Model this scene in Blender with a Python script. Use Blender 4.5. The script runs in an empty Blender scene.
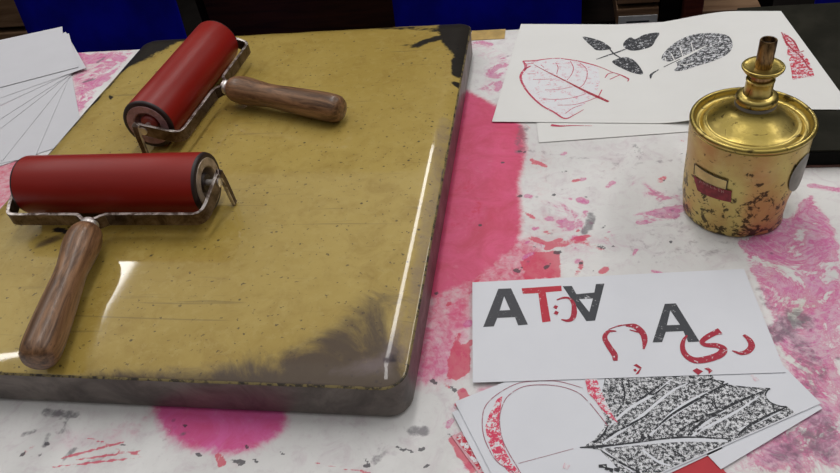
import bpy, bmesh, math, random
import numpy as np
from mathutils import Vector, Matrix, noise as mnoise

random.seed(7)
scene = bpy.context.scene
COL = scene.collection
PI = math.pi

# ------------------------------------------------------------------ camera
CAM = Vector((0.0, 0.0, 0.41628))
FWD = Vector((-0.1836, 0.7305, -0.6578)).normalized()
RGT = Vector((0.9830, 0.1362, -0.1231)); RGT = (RGT - FWD * RGT.dot(FWD)).normalized()
UPV = RGT.cross(FWD).normalized()
FPX = 720.75
W0, H0 = 840.0, 473.0

def at(px, py, z=0.0):
    """point of the height z that stands where the photograph shows (px, py)"""
    d = FWD + RGT * ((px - 420.0) / FPX) - UPV * ((py - 236.5) / FPX)
    return CAM + d * ((z - CAM.z) / d.z)

def at_y(px, py, y):
    d = FWD + RGT * ((px - 420.0) / FPX) - UPV * ((py - 236.5) / FPX)
    return CAM + d * (y / d.y)

cd = bpy.data.cameras.new('camera')
cam = bpy.data.objects.new('camera', cd)
COL.objects.link(cam)
cd.sensor_width = 36.0
cd.lens = FPX / W0 * 36.0
cd.clip_start = 0.01
m = Matrix((RGT, UPV, -FWD)).transposed().to_4x4()
m.translation = CAM
cam.matrix_world = m
scene.camera = cam

# ------------------------------------------------------------------ node helper
class NT:
    def __init__(s, name):
        s.m = bpy.data.materials.new(name); s.m.use_nodes = True
        s.t = s.m.node_tree; s.n = s.t.nodes; s.l = s.t.links
        s.b = s.n['Principled BSDF']
        s.tc = s.n.new('ShaderNodeTexCoord')
        s.obj = s.tc.outputs['Object']
    def link(s, a, b):
        if isinstance(a, (int, float)): b.default_value = a
        elif isinstance(a, (tuple, list)): b.default_value = tuple(a) if len(a) == 4 or len(b.default_value) == 3 else (*a, 1)
        else: s.l.new(a, b)
    def mp(s, scale=(1, 1, 1), rot=(0, 0, 0), v=None):
        q = s.n.new('ShaderNodeMapping'); q.inputs['Scale'].default_value = scale
        q.inputs['Rotation'].default_value = rot
        s.l.new(v or s.obj, q.inputs[0]); return q.outputs[0]
    def noise(s, scale, detail=4, rough=.6, dist=0, v=None):
        q = s.n.new('ShaderNodeTexNoise'); q.inputs['Scale'].default_value = scale
        q.inputs['Detail'].default_value = detail; q.inputs['Roughness'].default_value = rough
        q.inputs['Distortion'].default_value = dist
        s.l.new(v or s.obj, q.inputs['Vector']); return q.outputs['Fac']
    def math(s, op, a, b=0.0, c=None, clamp=False):
        q = s.n.new('ShaderNodeMath'); q.operation = op; q.use_clamp = clamp
        s.link(a, q.inputs[0]); s.link(b, q.inputs[1])
        if c is not None: s.link(c, q.inputs[2])
        return q.outputs[0]
    def step(s, x, lo, hi):
        q = s.n.new('ShaderNodeMapRange'); q.interpolation_type = 'SMOOTHSTEP'
        s.link(x, q.inputs[0]); s.link(lo, q.inputs[1]); s.link(hi, q.inputs[2])
        q.inputs[3].default_value = 0; q.inputs[4].default_value = 1
        return q.outputs[0]
    def mix(s, f, a, b):
        q = s.n.new('ShaderNodeMix'); q.data_type = 'RGBA'
        s.link(f, q.inputs[0]); s.link(a, q.inputs[6]); s.link(b, q.inputs[7])
        return q.outputs[2]
    def attr(s, name):
        q = s.n.new('ShaderNodeAttribute'); q.attribute_name = name
        p = s.n.new('ShaderNodeSeparateColor'); s.l.new(q.outputs['Color'], p.inputs[0])
        return p.outputs[0], p.outputs[1], p.outputs[2]
    def bump(s, h, strength=.2, dist=.001):
        q = s.n.new('ShaderNodeBump'); q.inputs['Strength'].default_value = strength
        q.inputs['Distance'].default_value = dist
        s.l.new(h, q.inputs['Height']); s.l.new(q.outputs[0], s.b.inputs['Normal'])
    def set(s, color=None, rough=None, metal=None, coat=None, coatr=None, spec=None):
        for v, k in ((color, 'Base Color'), (rough, 'Roughness'), (metal, 'Metallic'), (coat, 'Coat Weight'),
                     (coatr, 'Coat Roughness'), (spec, 'Specular IOR Level')):
            if v is not None: s.link(v, s.b.inputs[k])
        return s.m

def srgb(r, g, b):
    f = lambda c: ((c / 255 + .055) / 1.055) ** 2.4 if c > 10 else c / 255 / 12.92
    return (f(r), f(g), f(b), 1)

M = {}
def simple(name, col, rough=.5, metal=0, var=.12, scale=40, coat=0, spec=None):
    t = NT(name); n = t.noise(scale, 5)
    c2 = tuple(x * (1 - var) for x in col[:3]) + (1,)
    c1 = tuple(min(1, x * (1 + var)) for x in col[:3]) + (1,)
    t.set(t.mix(t.step(n, .3, .7), c2, c1), rough, metal, coat, spec=spec)
    M[name] = t.m
    return t.m

# --- paper
PAPER = (.68, .68, .70, 1)
t = NT('paper'); n = t.noise(30, 4)
t.set(t.mix(n, (.63, .635, .675, 1), (.69, .695, .73, 1)), .75, 0, spec=.25); M['paper'] = t.m
t = NT('paper_warm'); n = t.noise(24, 4)
t.set(t.mix(n, (.66, .65, .625, 1), (.71, .70, .68, 1)), .7, 0, spec=.25); M['paper_warm'] = t.m
t = NT('paper_marked'); n = t.noise(24, 4)
sm = t.step(t.noise(55, 5, .7, .6), .62, .72)
t.set(t.mix(t.math('MULTIPLY', sm, .25), t.mix(n, (.53, .525, .55, 1), (.58, .575, .60, 1)), (.62, .25, .36, 1)), .75, 0, spec=.25); M['paper_marked'] = t.m

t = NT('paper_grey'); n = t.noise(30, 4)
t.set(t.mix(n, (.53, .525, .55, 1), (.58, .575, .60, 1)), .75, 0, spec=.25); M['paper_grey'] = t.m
# --- printing inks: broken by a grain so that the paper shows through
def ink(name, col, lo, hi, scale=900, paper=PAPER, second=None, detail=3, dist=.3):
    t = NT(name)
    n = t.noise(scale, detail, .65, dist)
    if second: n = t.math('MULTIPLY', t.math('ADD', n, t.noise(second, 3, .6)), .5)
    f = t.step(n, lo, hi)
    t.set(t.mix(f, paper, col), .6, 0, spec=.3); M[name] = t.m
BLK = (.028, .029, .034, 1); RED = (.36, .022, .045, 1); PINKRED = (.62, .05, .11, 1)
ink('ink_solid_black', (.06, .06, .068, 1), .22, .36, 700)
ink('ink_worn_black', (.05, .052, .06, 1), .30, .42, 500, second=160)
ink('ink_leaf_black', BLK, .42, .52, 900, second=300, dist=.6)
ink('ink_sprig_black', BLK, .37, .47, 800, second=260)
ink('ink_grain_black', BLK, .455, .525, 1500, second=430, dist=.9)
ink('ink_vein_black', BLK, .30, .42, 500)
ink('ink_letter_red', (.46, .03, .05, 1), .34, .44, 520, second=150)
ink('ink_script_red', RED, .28, .42, 420)
ink('ink_arc_red', PINKRED, .44, .53, 700, second=240)
ink('ink_leaf_red', (.50, .03, .06, 1), .43, .53, 560, second=220, dist=.8)
ink('ink_line_red', (.48, .04, .09, 1), .28, .46, 400)
ink('ink_faint_red', (.62, .30, .36, 1), .52, .64, 460, second=150, dist=.8)
ink('ink_line_thin', (.34, .12, .16, 1), .20, .5, 300)
ink('ink_pink_smudge', (.66, .36, .44, 1), .40, .65, 300)
M['ink_paper_gap'] = M['paper']

# --- table covering
t = NT('stained_sheet')
am, ad, ar = t.attr('ink_a'); ag, ay, ak = t.attr('ink_b')
n1 = t.noise(9, 6, .6, .5); n2 = t.noise(46, 7, .68, 1.0); n3 = t.noise(170, 5, .65, .5); n4 = t.noise(520, 3, .6)
base = t.mix(t.step(n1, .3, .7), (.60, .585, .57, 1), (.73, .715, .70, 1))
base = t.mix(t.math('MULTIPLY', t.step(n2, .46, .72), .55), base, (.52, .43, .465, 1))
base = t.mix(t.math('MULTIPLY', t.step(n3, .55, .72), .25), base, (.42, .38, .40, 1))
c = t.mix(t.math('MULTIPLY', ay, t.step(n2, .25, .6)), base, (.50, .49, .36, 1))
# soft dye
n5 = t.noise(20, 7, .7, 1.6)
dye = t.math('MULTIPLY', t.step(t.math('ADD', am, t.math('MULTIPLY', t.math('SUBTRACT', t.math('ADD', t.math('MULTIPLY', n5, .6), t.math('MULTIPLY', n3, .4)), .5), t.math('MULTIPLY', t.step(am, 0, .12), 1.1))), .02, .98), t.math('ADD', .70, t.math('MULTIPLY', n3, .6)), clamp=True)
dyeY = t.n.new('ShaderNodeSeparateXYZ'); t.l.new(t.obj, dyeY.inputs[0])
dyecol = t.mix(t.step(n5, .35, .7), (.64, .058, .17, 1), (.53, .028, .09, 1))
dyecol = t.mix(t.step(dyeY.outputs[1], .40, .27), dyecol, t.mix(t.step(n5, .35, .7), (.66, .10, .33, 1), (.60, .055, .20, 1)))
c = t.mix(t.math('MULTIPLY', t.step(dye, 0, 1), .96), c, dyecol)
# broken dye with crisp tide marks
e = t.math('ADD', ad, t.math('MULTIPLY', t.math('SUBTRACT', t.math('ADD', t.math('MULTIPLY', n2, .45), t.math('MULTIPLY', n5, .55)), .5), t.math('MULTIPLY', t.step(ad, .05, .4), 3.4)))
dm = t.math('MULTIPLY', t.step(e, .22, .80), t.math('ADD', .50, t.math('MULTIPLY', t.step(n3, .25, .75), .5)))
rim = t.math('MULTIPLY', t.step(e, .40, .48), t.math('SUBTRACT', 1, t.step(e, .50, .62)))
c = t.mix(dm, c, t.mix(t.step(n5, .35, .65), (.61, .17, .38, 1), (.56, .07, .28, 1)))
c = t.mix(t.math('MULTIPLY', rim, .5), c, (.56, .035, .20, 1))
iso = t.math('SUBTRACT', 1, t.step(t.math('ABSOLUTE', t.math('SUBTRACT', n5, .47)), .0, .035))
c = t.mix(t.math('MULTIPLY', t.math('MULTIPLY', iso, t.step(ad, .2, .6)), .55), c, (.57, .06, .25, 1))
iso = t.math('SUBTRACT', 1, t.step(t.math('ABSOLUTE', t.math('SUBTRACT', n5, .56)), .0, .03))
c = t.mix(t.math('MULTIPLY', t.math('MULTIPLY', iso, t.step(ad, .2, .6)), .5), c, (.60, .54, .55, 1))
# grey smears, and the shade of creases drawn as grey lines
e = t.math('ADD', t.math('MULTIPLY', ag, 1.15), t.math('MULTIPLY', t.math('SUBTRACT', t.math('ADD', t.math('MULTIPLY', n2, .5), t.math('MULTIPLY', n3, .5)), .5), 3.0))
c = t.mix(t.math('MULTIPLY', t.step(e, .30, 1.0), t.math('MULTIPLY', t.step(ag, .02, .25), .75)), c, (.12, .11, .125, 1))
# red ink
e = t.math('ADD', ar, t.math('MULTIPLY', t.math('SUBTRACT', t.math('ADD', t.math('MULTIPLY', n2, .6), t.math('MULTIPLY', n3, .4)), .5), 1.5))
c = t.mix(t.math('MULTIPLY', t.step(e, .42, .58), .8), c, (.58, .035, .085, 1))
# dark flecks
e = t.math('ADD', ak, t.math('MULTIPLY', t.math('SUBTRACT', n3, .5), 1.8))
c = t.mix(t.math('MULTIPLY', t.step(e, .48, .62), .85), c, (.05, .045, .055, 1))
vor = t.n.new('ShaderNodeTexVoronoi'); vor.inputs['Scale'].default_value = 55; t.l.new(t.obj, vor.inputs['Vector'])
fl = t.math('MULTIPLY', t.math('SUBTRACT', 1, t.step(vor.outputs['Distance'], .04, .12)), t.step(n1, .50, .60))
c = t.mix(t.math('MULTIPLY', fl, .55), c, (.10, .06, .09, 1))
t.set(c, .45, 0, spec=.3); t.bump(t.math('ADD', n1, t.math('MULTIPLY', n2, .15)), .25, .004); M['stained_sheet'] = t.m

# --- inking slab
t = NT('slab_top')
sd, sb, sl = t.attr('stain')
n1 = t.noise(6, 5, .6, .4); n2 = t.noise(40, 6, .7, .6); n3 = t.noise(230, 4, .6); n4 = t.noise(16, 6, .7, 1.2)
sx = t.noise(60, 4, .6, 1.5, v=t.mp((.25, 3, 1), (0, 0, .3)))
gold = t.mix(t.step(n1, .3, .7), (.345, .235, .045, 1), (.425, .305, .078, 1))
gold = t.mix(t.math('MULTIPLY', t.step(n2, .45, .72), .45), gold, (.25, .15, .022, 1))
gold = t.mix(t.math('MULTIPLY', t.step(t.noise(110, 5, .7, .4), .50, .66), .40), gold, (.44, .33, .10, 1))
gold = t.mix(t.math('MULTIPLY', t.step(sx, .62, .70), .20), gold, (.12, .08, .03, 1))
scr = t.noise(34, 3, .5, .8, v=t.mp((.12, 3.2, 1), (0, 0, .55)))
gold = t.mix(t.math('MULTIPLY', t.step(scr, .66, .70), .35), gold, (.11, .08, .03, 1))
spk = t.math('MULTIPLY', t.step(n3, .62, .69), t.step(n1, .28, .50))
gold = t.mix(t.math('MULTIPLY', spk, .8), gold, (.05, .035, .02, 1))
vo = t.n.new('ShaderNodeTexVoronoi'); vo.inputs['Scale'].default_value = 75; t.l.new(t.obj, vo.inputs['Vector'])
pit = t.math('MULTIPLY', t.math('SUBTRACT', 1, t.step(vo.outputs['Distance'], .05, .13)), t.step(n4, .40, .52))
gold = t.mix(t.math('MULTIPLY', pit, .85), gold, (.035, .025, .015, 1))
e = t.math('ADD', sd, t.math('MULTIPLY', t.math('SUBTRACT', n4, .5), 1.3))
gold = t.mix(t.math('MULTIPLY', t.step(e, .15, .70), .92), gold, (.050, .030, .024, 1))
e = t.math('ADD', sb, t.math('MULTIPLY', t.math('SUBTRACT', t.math('ADD', t.math('MULTIPLY', n4, .4), t.math('MULTIPLY', n2, .6)), .5), 2.2))
blk = t.step(e, .28, .66)
gold = t.mix(t.math('MULTIPLY', blk, .96), gold, (.007, .008, .013, 1))
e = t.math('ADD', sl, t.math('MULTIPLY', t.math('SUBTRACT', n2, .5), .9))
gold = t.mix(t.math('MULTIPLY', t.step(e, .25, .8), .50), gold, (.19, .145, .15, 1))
t.set(gold, t.math('ADD', .34, t.math('MULTIPLY', n2, .2)), .05, t.math('SUBTRACT', t.math('SUBTRACT', .9, t.math('MULTIPLY', t.step(sd, .3, .7), .35)), t.math('MULTIPLY', blk, .5), clamp=True), t.math('ADD', .025, t.math('MULTIPLY', n2, .05)), t.math('SUBTRACT', .22, t.math('MULTIPLY', blk, .17)))
t.bump(t.math('ADD', n1, t.math('MULTIPLY', n2, .08)), .05, .002); M['slab_top'] = t.m
t = NT('slab_side'); n1 = t.noise(22, 6, .65, .8); n2 = t.noise(90, 5, .7)
t.set(t.mix(t.step(n1, .35, .7), (.085, .068, .060, 1), (.21, .175, .155, 1)), t.math('ADD', .32, t.math('MULTIPLY', n2, .25)), .35, spec=.4)
t.bump(n1, .15, .002); M['slab_side'] = t.m
t = NT('slab_lip'); n2 = t.noise(150, 5, .7)
t.set(t.mix(t.step(n2, .42, .55), (.03, .022, .015, 1), (.20, .15, .055, 1)), .4, .2); M['slab_lip'] = t.m

# --- black slab
t = NT('black_slab_top'); n = t.noise(18, 6, .65, .6)
t.set(t.mix(t.step(n, .35, .7), (.010, .0095, .006, 1), (.020, .0185, .013, 1)), .5, 0, spec=.05); M['black_slab_top'] = t.m
simple('black_slab_side', (.004, .004, .0035), .55, spec=.05)
simple('rust_edge', (.10, .045, .035), .5, .2, .3, 120)

# --- brayer
t = NT('red_rubber'); n = t.noise(20, 5); n2 = t.noise(14, 4, .6, .3, v=t.mp((.3, 2, 2)))
t.set(t.mix(t.step(n2, .3, .75), (.22, .0070, .0030, 1), (.28, .010, .0045, 1)), t.math('ADD', .36, t.math('MULTIPLY', n, .12)), 0, spec=.34); M['red_rubber'] = t.m
simple('rubber_dark', (.016, .005, .005), .5)
simple('cap_pink', (.36, .20, .205), .4, .2, .25, 120)
simple('cap_cream', (.34, .26, .20), .4, .3, .3, 120)
t = NT('worn_edge'); n = t.noise(90, 5, .7, .5)  # worn edges; the glint of light along them is put into the colour
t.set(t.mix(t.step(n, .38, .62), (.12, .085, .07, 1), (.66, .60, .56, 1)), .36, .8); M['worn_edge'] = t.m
simple('hub_dark', (.03, .018, .016), .5, .3)
simple('hub_red', (.33, .05, .04), .35)
t = NT('aged_steel'); n = t.noise(60, 6, .7, .5); n2 = t.noise(25, 4)
t.set(t.mix(t.step(n, .35, .68), (.055, .032, .022, 1), (.20, .145, .115, 1)), t.math('ADD', .25, t.math('MULTIPLY', n2, .2)), .8); M['aged_steel'] = t.m
simple('steel_bright', (.80, .74, .70), .34, .8, .15, 80)
t = NT('handle_wood'); g = t.noise(60, 6, .65, .6, v=t.mp((3, .35, 3))); g2 = t.noise(300, 3, .6, v=t.mp((2, .2, 2)))
c = t.mix(t.step(g, .3, .72), (.075, .034, .015, 1), (.31, .16, .078, 1))
c = t.mix(t.math('MULTIPLY', t.step(g2, .55, .7), .5), c, (.03, .014, .01, 1))
t.set(c, .38, 0, .12, .2, .4); t.bump(g2, .1, .0006); M['handle_wood'] = t.m

# --- brass can
t = NT('brass_body'); n1 = t.noise(24, 5, .6, .5); n2 = t.noise(75, 6, .7, .8); n3 = t.noise(45, 5, .65, .4, v=t.mp((1, 1, .5)))
c = t.mix(t.step(n1, .36, .66), (.62, .49, .165, 1), (.52, .33, .115, 1))
c = t.mix(t.math('MULTIPLY', t.step(n3, .5, .75), .5), c, (.62, .51, .23, 1))
fz = t.n.new('ShaderNodeSeparateXYZ'); t.l.new(t.obj, fz.inputs[0])
low = t.math('MULTIPLY', t.step(t.math('SUBTRACT', .1, fz.outputs[2]), .02, .1), .09)
e = t.math('ADD', t.math('ADD', t.math('MULTIPLY', n2, .6), t.math('MULTIPLY', t.noise(190, 4, .6, .4), .4)), low)
c = t.mix(t.math('MULTIPLY', t.step(e, .565, .62), .9), c, (.035, .022, .012, 1))
t.set(c, t.math('ADD', .28, t.math('MULTIPLY', n2, .22)), .68); t.bump(n1, .12, .004); M['brass_body'] = t.m
t = NT('brass_top'); n1 = t.noise(30, 5); n2 = t.noise(70, 6, .7, .9)
c = t.mix(t.step(n1, .35, .7), (.44, .33, .085, 1), (.52, .40, .13, 1))
c = t.mix(t.math('MULTIPLY', t.step(n2, .56, .63), .85), c, (.05, .032, .015, 1))
t.set(c, t.math('ADD', .20, t.math('MULTIPLY', n2, .24)), .92); t.bump(n1, .16, .006); M['brass_top'] = t.m
t = NT('bronze_tube'); n1 = t.noise(130, 5, .7, .5, v=t.mp((1, 1, .35)))
t.set(t.mix(t.step(n1, .38, .62), (.06, .035, .02, 1), (.46, .28, .12, 1)), .3, .9); M['bronze_tube'] = t.m
simple('seal_grey', (.20, .185, .17), .5, .3)
simple('tube_hole', (.008, .006, .005), .6)
simple('label_red', (.25, .022, .03), .45, .2, .3, 200)
simple('label_mark', (.42, .20, .17), .45, .2)
simple('label_line', (.025, .014, .010), .5)
simple('label_yellow', (.60, .46, .19), .4, .6, .15, 100)
simple('label_pale', (.17, .155, .13), .4, .4, .2, 100)

# --- background
simple('blue_plastic', (.0006, .0015, .20), .6, 0, .3, 9); M['blue_plastic'].node_tree.nodes['Principled BSDF'].inputs['Specular IOR Level'].default_value = .12
simple('chair_steel', (.05, .05, .055), .35, .8)
def wood(name, a, b, rough=.4, spec=.3):
    t = NT(name); g = t.noise(14, 6, .65, .8, v=t.mp((.4, 3, 5)))
    t.set(t.mix(t.step(g, .3, .7), a, b), rough, 0, spec=spec); M[name] = t.m
wood('wood_dark', (.012, .004, .0025, 1), (.038, .011, .006, 1))
wood('wood_black', (.003, .002, .002, 1), (.008, .005, .004, 1), .7, .03)
wood('wood_brown', (.11, .058, .03, 1), (.21, .125, .07, 1))
wood('wood_red', (.045, .010, .006, 1), (.085, .020, .011, 1))
simple('brass_pull', (.30, .22, .10), .35, .9)
simple('card_white', (.42, .42, .41), .7)
simple('floor_dark', (.006, .005, .0045), .8, 0, .3, 6, spec=.02)
simple('wall_paint', (.006, .0055, .005), .9, spec=.02)
simple('table_wood', (.16, .09, .05), .5, 0, .25, 8)
simple('packing_tape', (.46, .31, .11), .28, 0, .2, 60, .5)
simple('red_card', (.42, .012, .022), .6, 0, .12, 30)
simple('print_border', (.62, .33, .37), .6, 0, .2, 300)
simple('tin_dark', (.01, .014, .022), .4, .3)

# ------------------------------------------------------------------ object helpers
def link(o):
    COL.objects.link(o); return o

def mesh_obj(name, bm, mat, parent=None, smooth=False, loc=None, recalc=True):
    me = bpy.data.meshes.new(name)
    if recalc: bmesh.ops.recalc_face_normals(bm, faces=bm.faces)
    if smooth:
        for f in bm.faces: f.smooth = True
    bm.to_mesh(me); bm.free()
    for x in (mat if isinstance(mat, (list, tuple)) else [mat]):
        me.materials.append(M[x])
    o = bpy.data.objects.new(name, me); link(o)
    if parent: o.parent = parent
    if loc: o.location = loc
    return o

def sharp(o, deg=35):
    me = o.data
    bm = bmesh.new(); bm.from_mesh(me)
    for e in bm.edges:
        if len(e.link_faces) == 2 and e.calc_face_angle(0) > math.radians(deg): e.smooth = False
    for f in bm.faces: f.smooth = True
    bm.to_mesh(me); bm.free()
    return o

def tag(o, label=None, cat=None, group=None, kind=None):
    if label: o['label'] = label
    if cat: o['category'] = cat
    if group: o['group'] = group
    if kind: o['kind'] = kind
    return o

def thing(name, label, cat, loc=(0, 0, 0), rz=0, group=None):
    o = bpy.data.objects.new(name, None); link(o)
    o.empty_display_size = .05; o.location = loc; o.rotation_euler = (0, 0, rz)
    return tag(o, label, cat, group)

def box(bm, x0, x1, y0, y1, z0, z1, bev=0):
    r = bmesh.ops.create_cube(bm, size=1)
    for v in r['verts']:
        v.co = Vector(((x0 + x1) / 2 + v.co.x * (x1 - x0), (y0 + y1) / 2 + v.co.y * (y1 - y0), (z0 + z1) / 2 + v.co.z * (z1 - z0)))
    if bev:
        es = list({e for v in r['verts'] for e in v.link_edges})
        bmesh.ops.bevel(bm, geom=es, offset=bev, segments=2, affect='EDGES', profile=.6)

def new_box(*a, **k):
    bm = bmesh.new(); box(bm, *a, **k); return bm

def lathe(prof, seg=48, axis='z', bm=None, closed=False):
    """prof = [(r, h)...] turned about z (or about -y / x)"""
    bm = bm or bmesh.new(); rings = []
    for r, h in prof:
        if r < 1e-6:
            rings.append([bm.verts.new((0, 0, h))])
        else:
            rings.append([bm.verts.new((r * math.cos(2 * PI * k / seg), r * math.sin(2 * PI * k / seg), h)) for k in range(seg)])
    for a, b in zip(rings, rings[1:]):
        for k in range(seg):
            j = (k + 1) % seg
            if len(a) == 1 and len(b) == 1: continue
            if len(a) == 1: bm.faces.new((a[0], b[k], b[j]))
            elif len(b) == 1: bm.faces.new((a[k], a[j], b[0]))
            else: bm.faces.new((a[k], a[j], b[j], b[k]))
    if axis == 'x':
        for r in rings:
            for v in r: v.co = Vector((v.co.z, v.co.x, v.co.y))
    if axis == '-y':
        for r in rings:
            for v in r: v.co = Vector((v.co.x, -v.co.z, v.co.y))
    return bm

def sweep(bm, pts, wid, thk, updirs):
    """flat bar swept along pts; updirs = direction of its width"""
    pts = [Vector(p) for p in pts]; rings = []
    for i, p in enumerate(pts):
        d = (pts[min(i + 1, len(pts) - 1)] - pts[max(i - 1, 0)]).normalized()
        u = Vector(updirs[i]); u = (u - d * u.dot(d)).normalized(); s = d.cross(u)
        w = wid[i] if isinstance(wid, (list, tuple)) else wid
        rings.append([bm.verts.new(p + u * (a * w / 2) + s * (b * thk / 2)) for a, b in ((1, 1), (1, -1), (-1, -1), (-1, 1))])
    for a, b in zip(rings, rings[1:]):
        for k in range(4):
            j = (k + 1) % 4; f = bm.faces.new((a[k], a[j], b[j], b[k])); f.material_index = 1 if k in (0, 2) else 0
    bm.faces.new(rings[0]); bm.faces.new(rings[-1][::-1])

def tube(bm, pts, r, seg=10):
    pts = [Vector(p) for p in pts]; rings = []
    for i, p in enumerate(pts):
        d = (pts[min(i + 1, len(pts) - 1)] - pts[max(i - 1, 0)]).normalized()
        u = d.orthogonal().normalized() if abs(d.z) > .9 else d.cross(Vector((0, 0, 1))).normalized()
        s = d.cross(u)
        rings.append([bm.verts.new(p + (u * math.cos(2 * PI * k / seg) + s * math.sin(2 * PI * k / seg)) * r) for k in range(seg)])
    for a, b in zip(rings, rings[1:]):
        for k in range(seg):
            j = (k + 1) % seg; bm.faces.new((a[k], a[j], b[j], b[k]))
    bm.faces.new(rings[0]); bm.faces.new(rings[-1][::-1])

def cat_rom(P, n=6):
    P = [Vector(p) for p in P]; out = []
    Q = [P[0] * 2 - P[1]] + P + [P[-1] * 2 - P[-2]]
    for i in range(1, len(Q) - 2):
        a, b, c, d = Q[i - 1], Q[i], Q[i + 1], Q[i + 2]
        for k in range(n):
            t = k / n
            out.append(.5 * ((2 * b) + (c - a) * t + (2 * a - 5 * b + 4 * c - d) * t * t + (3 * b - a - 3 * c + d) * t ** 3))
    out.append(P[-1]); return out

# flat printed shapes: pts are photo points put down on the sheet they are printed on
def ngon(bm, P):
    vs = [bm.verts.new(p) for p in P]
    f = bm.faces.new(vs)
    if f.calc_center_median() is not None:
        f.normal_update()
        if f.normal.z < 0: f.normal_flip()
    bmesh.ops.triangulate(bm, faces=[f])

def ribbon(bm, P, w, n=6, smooth=True):
    """P world points; w = width(s) in metres"""
    if smooth and len(P) > 2: P = cat_rom(P, n)
    P = [Vector(p) for p in P]; L = len(P)
    if not isinstance(w, (list, tuple)): w = [w]
    A, B = [], []
    for i, p in enumerate(P):
        d = (P[min(i + 1, L - 1)] - P[max(i - 1, 0)]); d.z = 0; d.normalize()
        s = Vector((-d.y, d.x, 0)); f = i / (L - 1) * (len(w) - 1)
        k = min(int(f), len(w) - 2) if len(w) > 1 else 0
        ww = w[0] if len(w) == 1 else w[k] + (w[k + 1] - w[k]) * (f - k)
        A.append(bm.verts.new(p + s * ww / 2)); B.append(bm.verts.new(p - s * ww / 2))
    for i in range(L - 1):
        bm.faces.new((B[i], B[i + 1], A[i + 1], A[i]))

def outline(pts, n=4):
    """closed smooth outline"""
    P = [Vector((p[0], p[1], 0)) for p in pts]
    Q = [P[-1]] + P + [P[0], P[1]]; out = []
    for i in range(1, len(Q) - 2):
        a, b, c, d = Q[i - 1], Q[i], Q[i + 1], Q[i + 2]
        for k in range(n):
            t = k / n
            out.append(.5 * ((2 * b) + (c - a) * t + (2 * a - 5 * b + 4 * c - d) * t * t + (3 * b - a - 3 * c + d) * t ** 3))
    return [(p.x, p.y) for p in out]

def zoomed(pts, x0, y0, k):
    return [(x0 + p[0] / k, y0 + p[1] / k) for p in pts]

def sheet(name, corners, z, mat, label, cat, group=None, thick=.0003, parent=None):
    bm = bmesh.new()
    top = [bm.verts.new((c[0], c[1], z + thick)) for c in corners]
    bot = [bm.verts.new((c[0], c[1], z)) for c in corners]
    bm.faces.new(top); bm.faces.new(bot[::-1]); n = len(corners)
    for i in range(n): bm.faces.new((top[i], bot[i], bot[(i + 1) % n], top[(i + 1) % n]))
    o = mesh_obj(name, bm, mat, parent)
    if cat: tag(o, label, cat, group)
    return o

# ------------------------------------------------------------------ the room
FZ = -.75
o = mesh_obj('floor', new_box(-3.2, 3.2, -1.6, 3.4, FZ - .05, FZ), 'floor_dark'); tag(o, kind='structure')
o = mesh_obj('wall_back', new_box(-3.2, 3.2, 3.4, 3.5, FZ, 2.2), 'wall_paint'); tag(o, kind='structure')

# ------------------------------------------------------------------ table and its covering
TX0, TX1, TY0, TY1 = -1.12, .98, .05, .852
tb = thing('work_table', 'long wooden work table hidden under a stained white sheet', 'table', (0, 0, FZ))
mesh_obj('tabletop', new_box(TX0, TX1, TY0, TY1, .715, .749, bev=.003), 'table_wood', tb)
for x in (TX0 + .06, TX1 - .06):
    for y in (TY0 + .06, TY1 - .06):
        mesh_obj('leg', new_box(x - .03, x + .03, y - .03, y + .03, 0, .715, bev=.003), 'table_wood', tb)

def seg_dist(X, Y, P, closed):
    d = np.full(X.shape, 1e9); n = len(P)
    for i in range(n if closed else n - 1):
        ax, ay = P[i]; bx, by = P[(i + 1) % n]
        vx, vy = bx - ax, by - ay; L = vx * vx + vy * vy + 1e-12
        t = np.clip(((X - ax) * vx + (Y - ay) * vy) / L, 0, 1)
        d = np.minimum(d, np.hypot(X - ax - t * vx, Y - ay - t * vy))
    return d

def inside(X, Y, P):
    r = np.zeros(X.shape, bool); n = len(P); j = n - 1
    for i in range(n):
        xi, yi = P[i]; xj, yj = P[j]
        if yi != yj:
            r ^= ((yi > Y) != (yj > Y)) & (X < (xj - xi) * (Y - yi) / (yj - yi) + xi)
        j = i
    return r

def paint(X, Y, marks, z=0.0):
    F = np.zeros(X.shape)
    for kind, pts, soft, s in marks:
        P = [tuple(at(*p, z)[:2]) for p in pts]
        if kind == 'poly':
            d = seg_dist(X, Y, P, True); d = np.where(inside(X, Y, P), -d, d)
            v = np.clip(.5 - d / (2 * soft), 0, 1)
        else:
            d = seg_dist(X, Y, P, False); v = np.clip(1.3 - d / soft, 0, 1)
        v = v * v * (3 - 2 * v) * s
        F = np.maximum(F, v)
    return F

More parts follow.
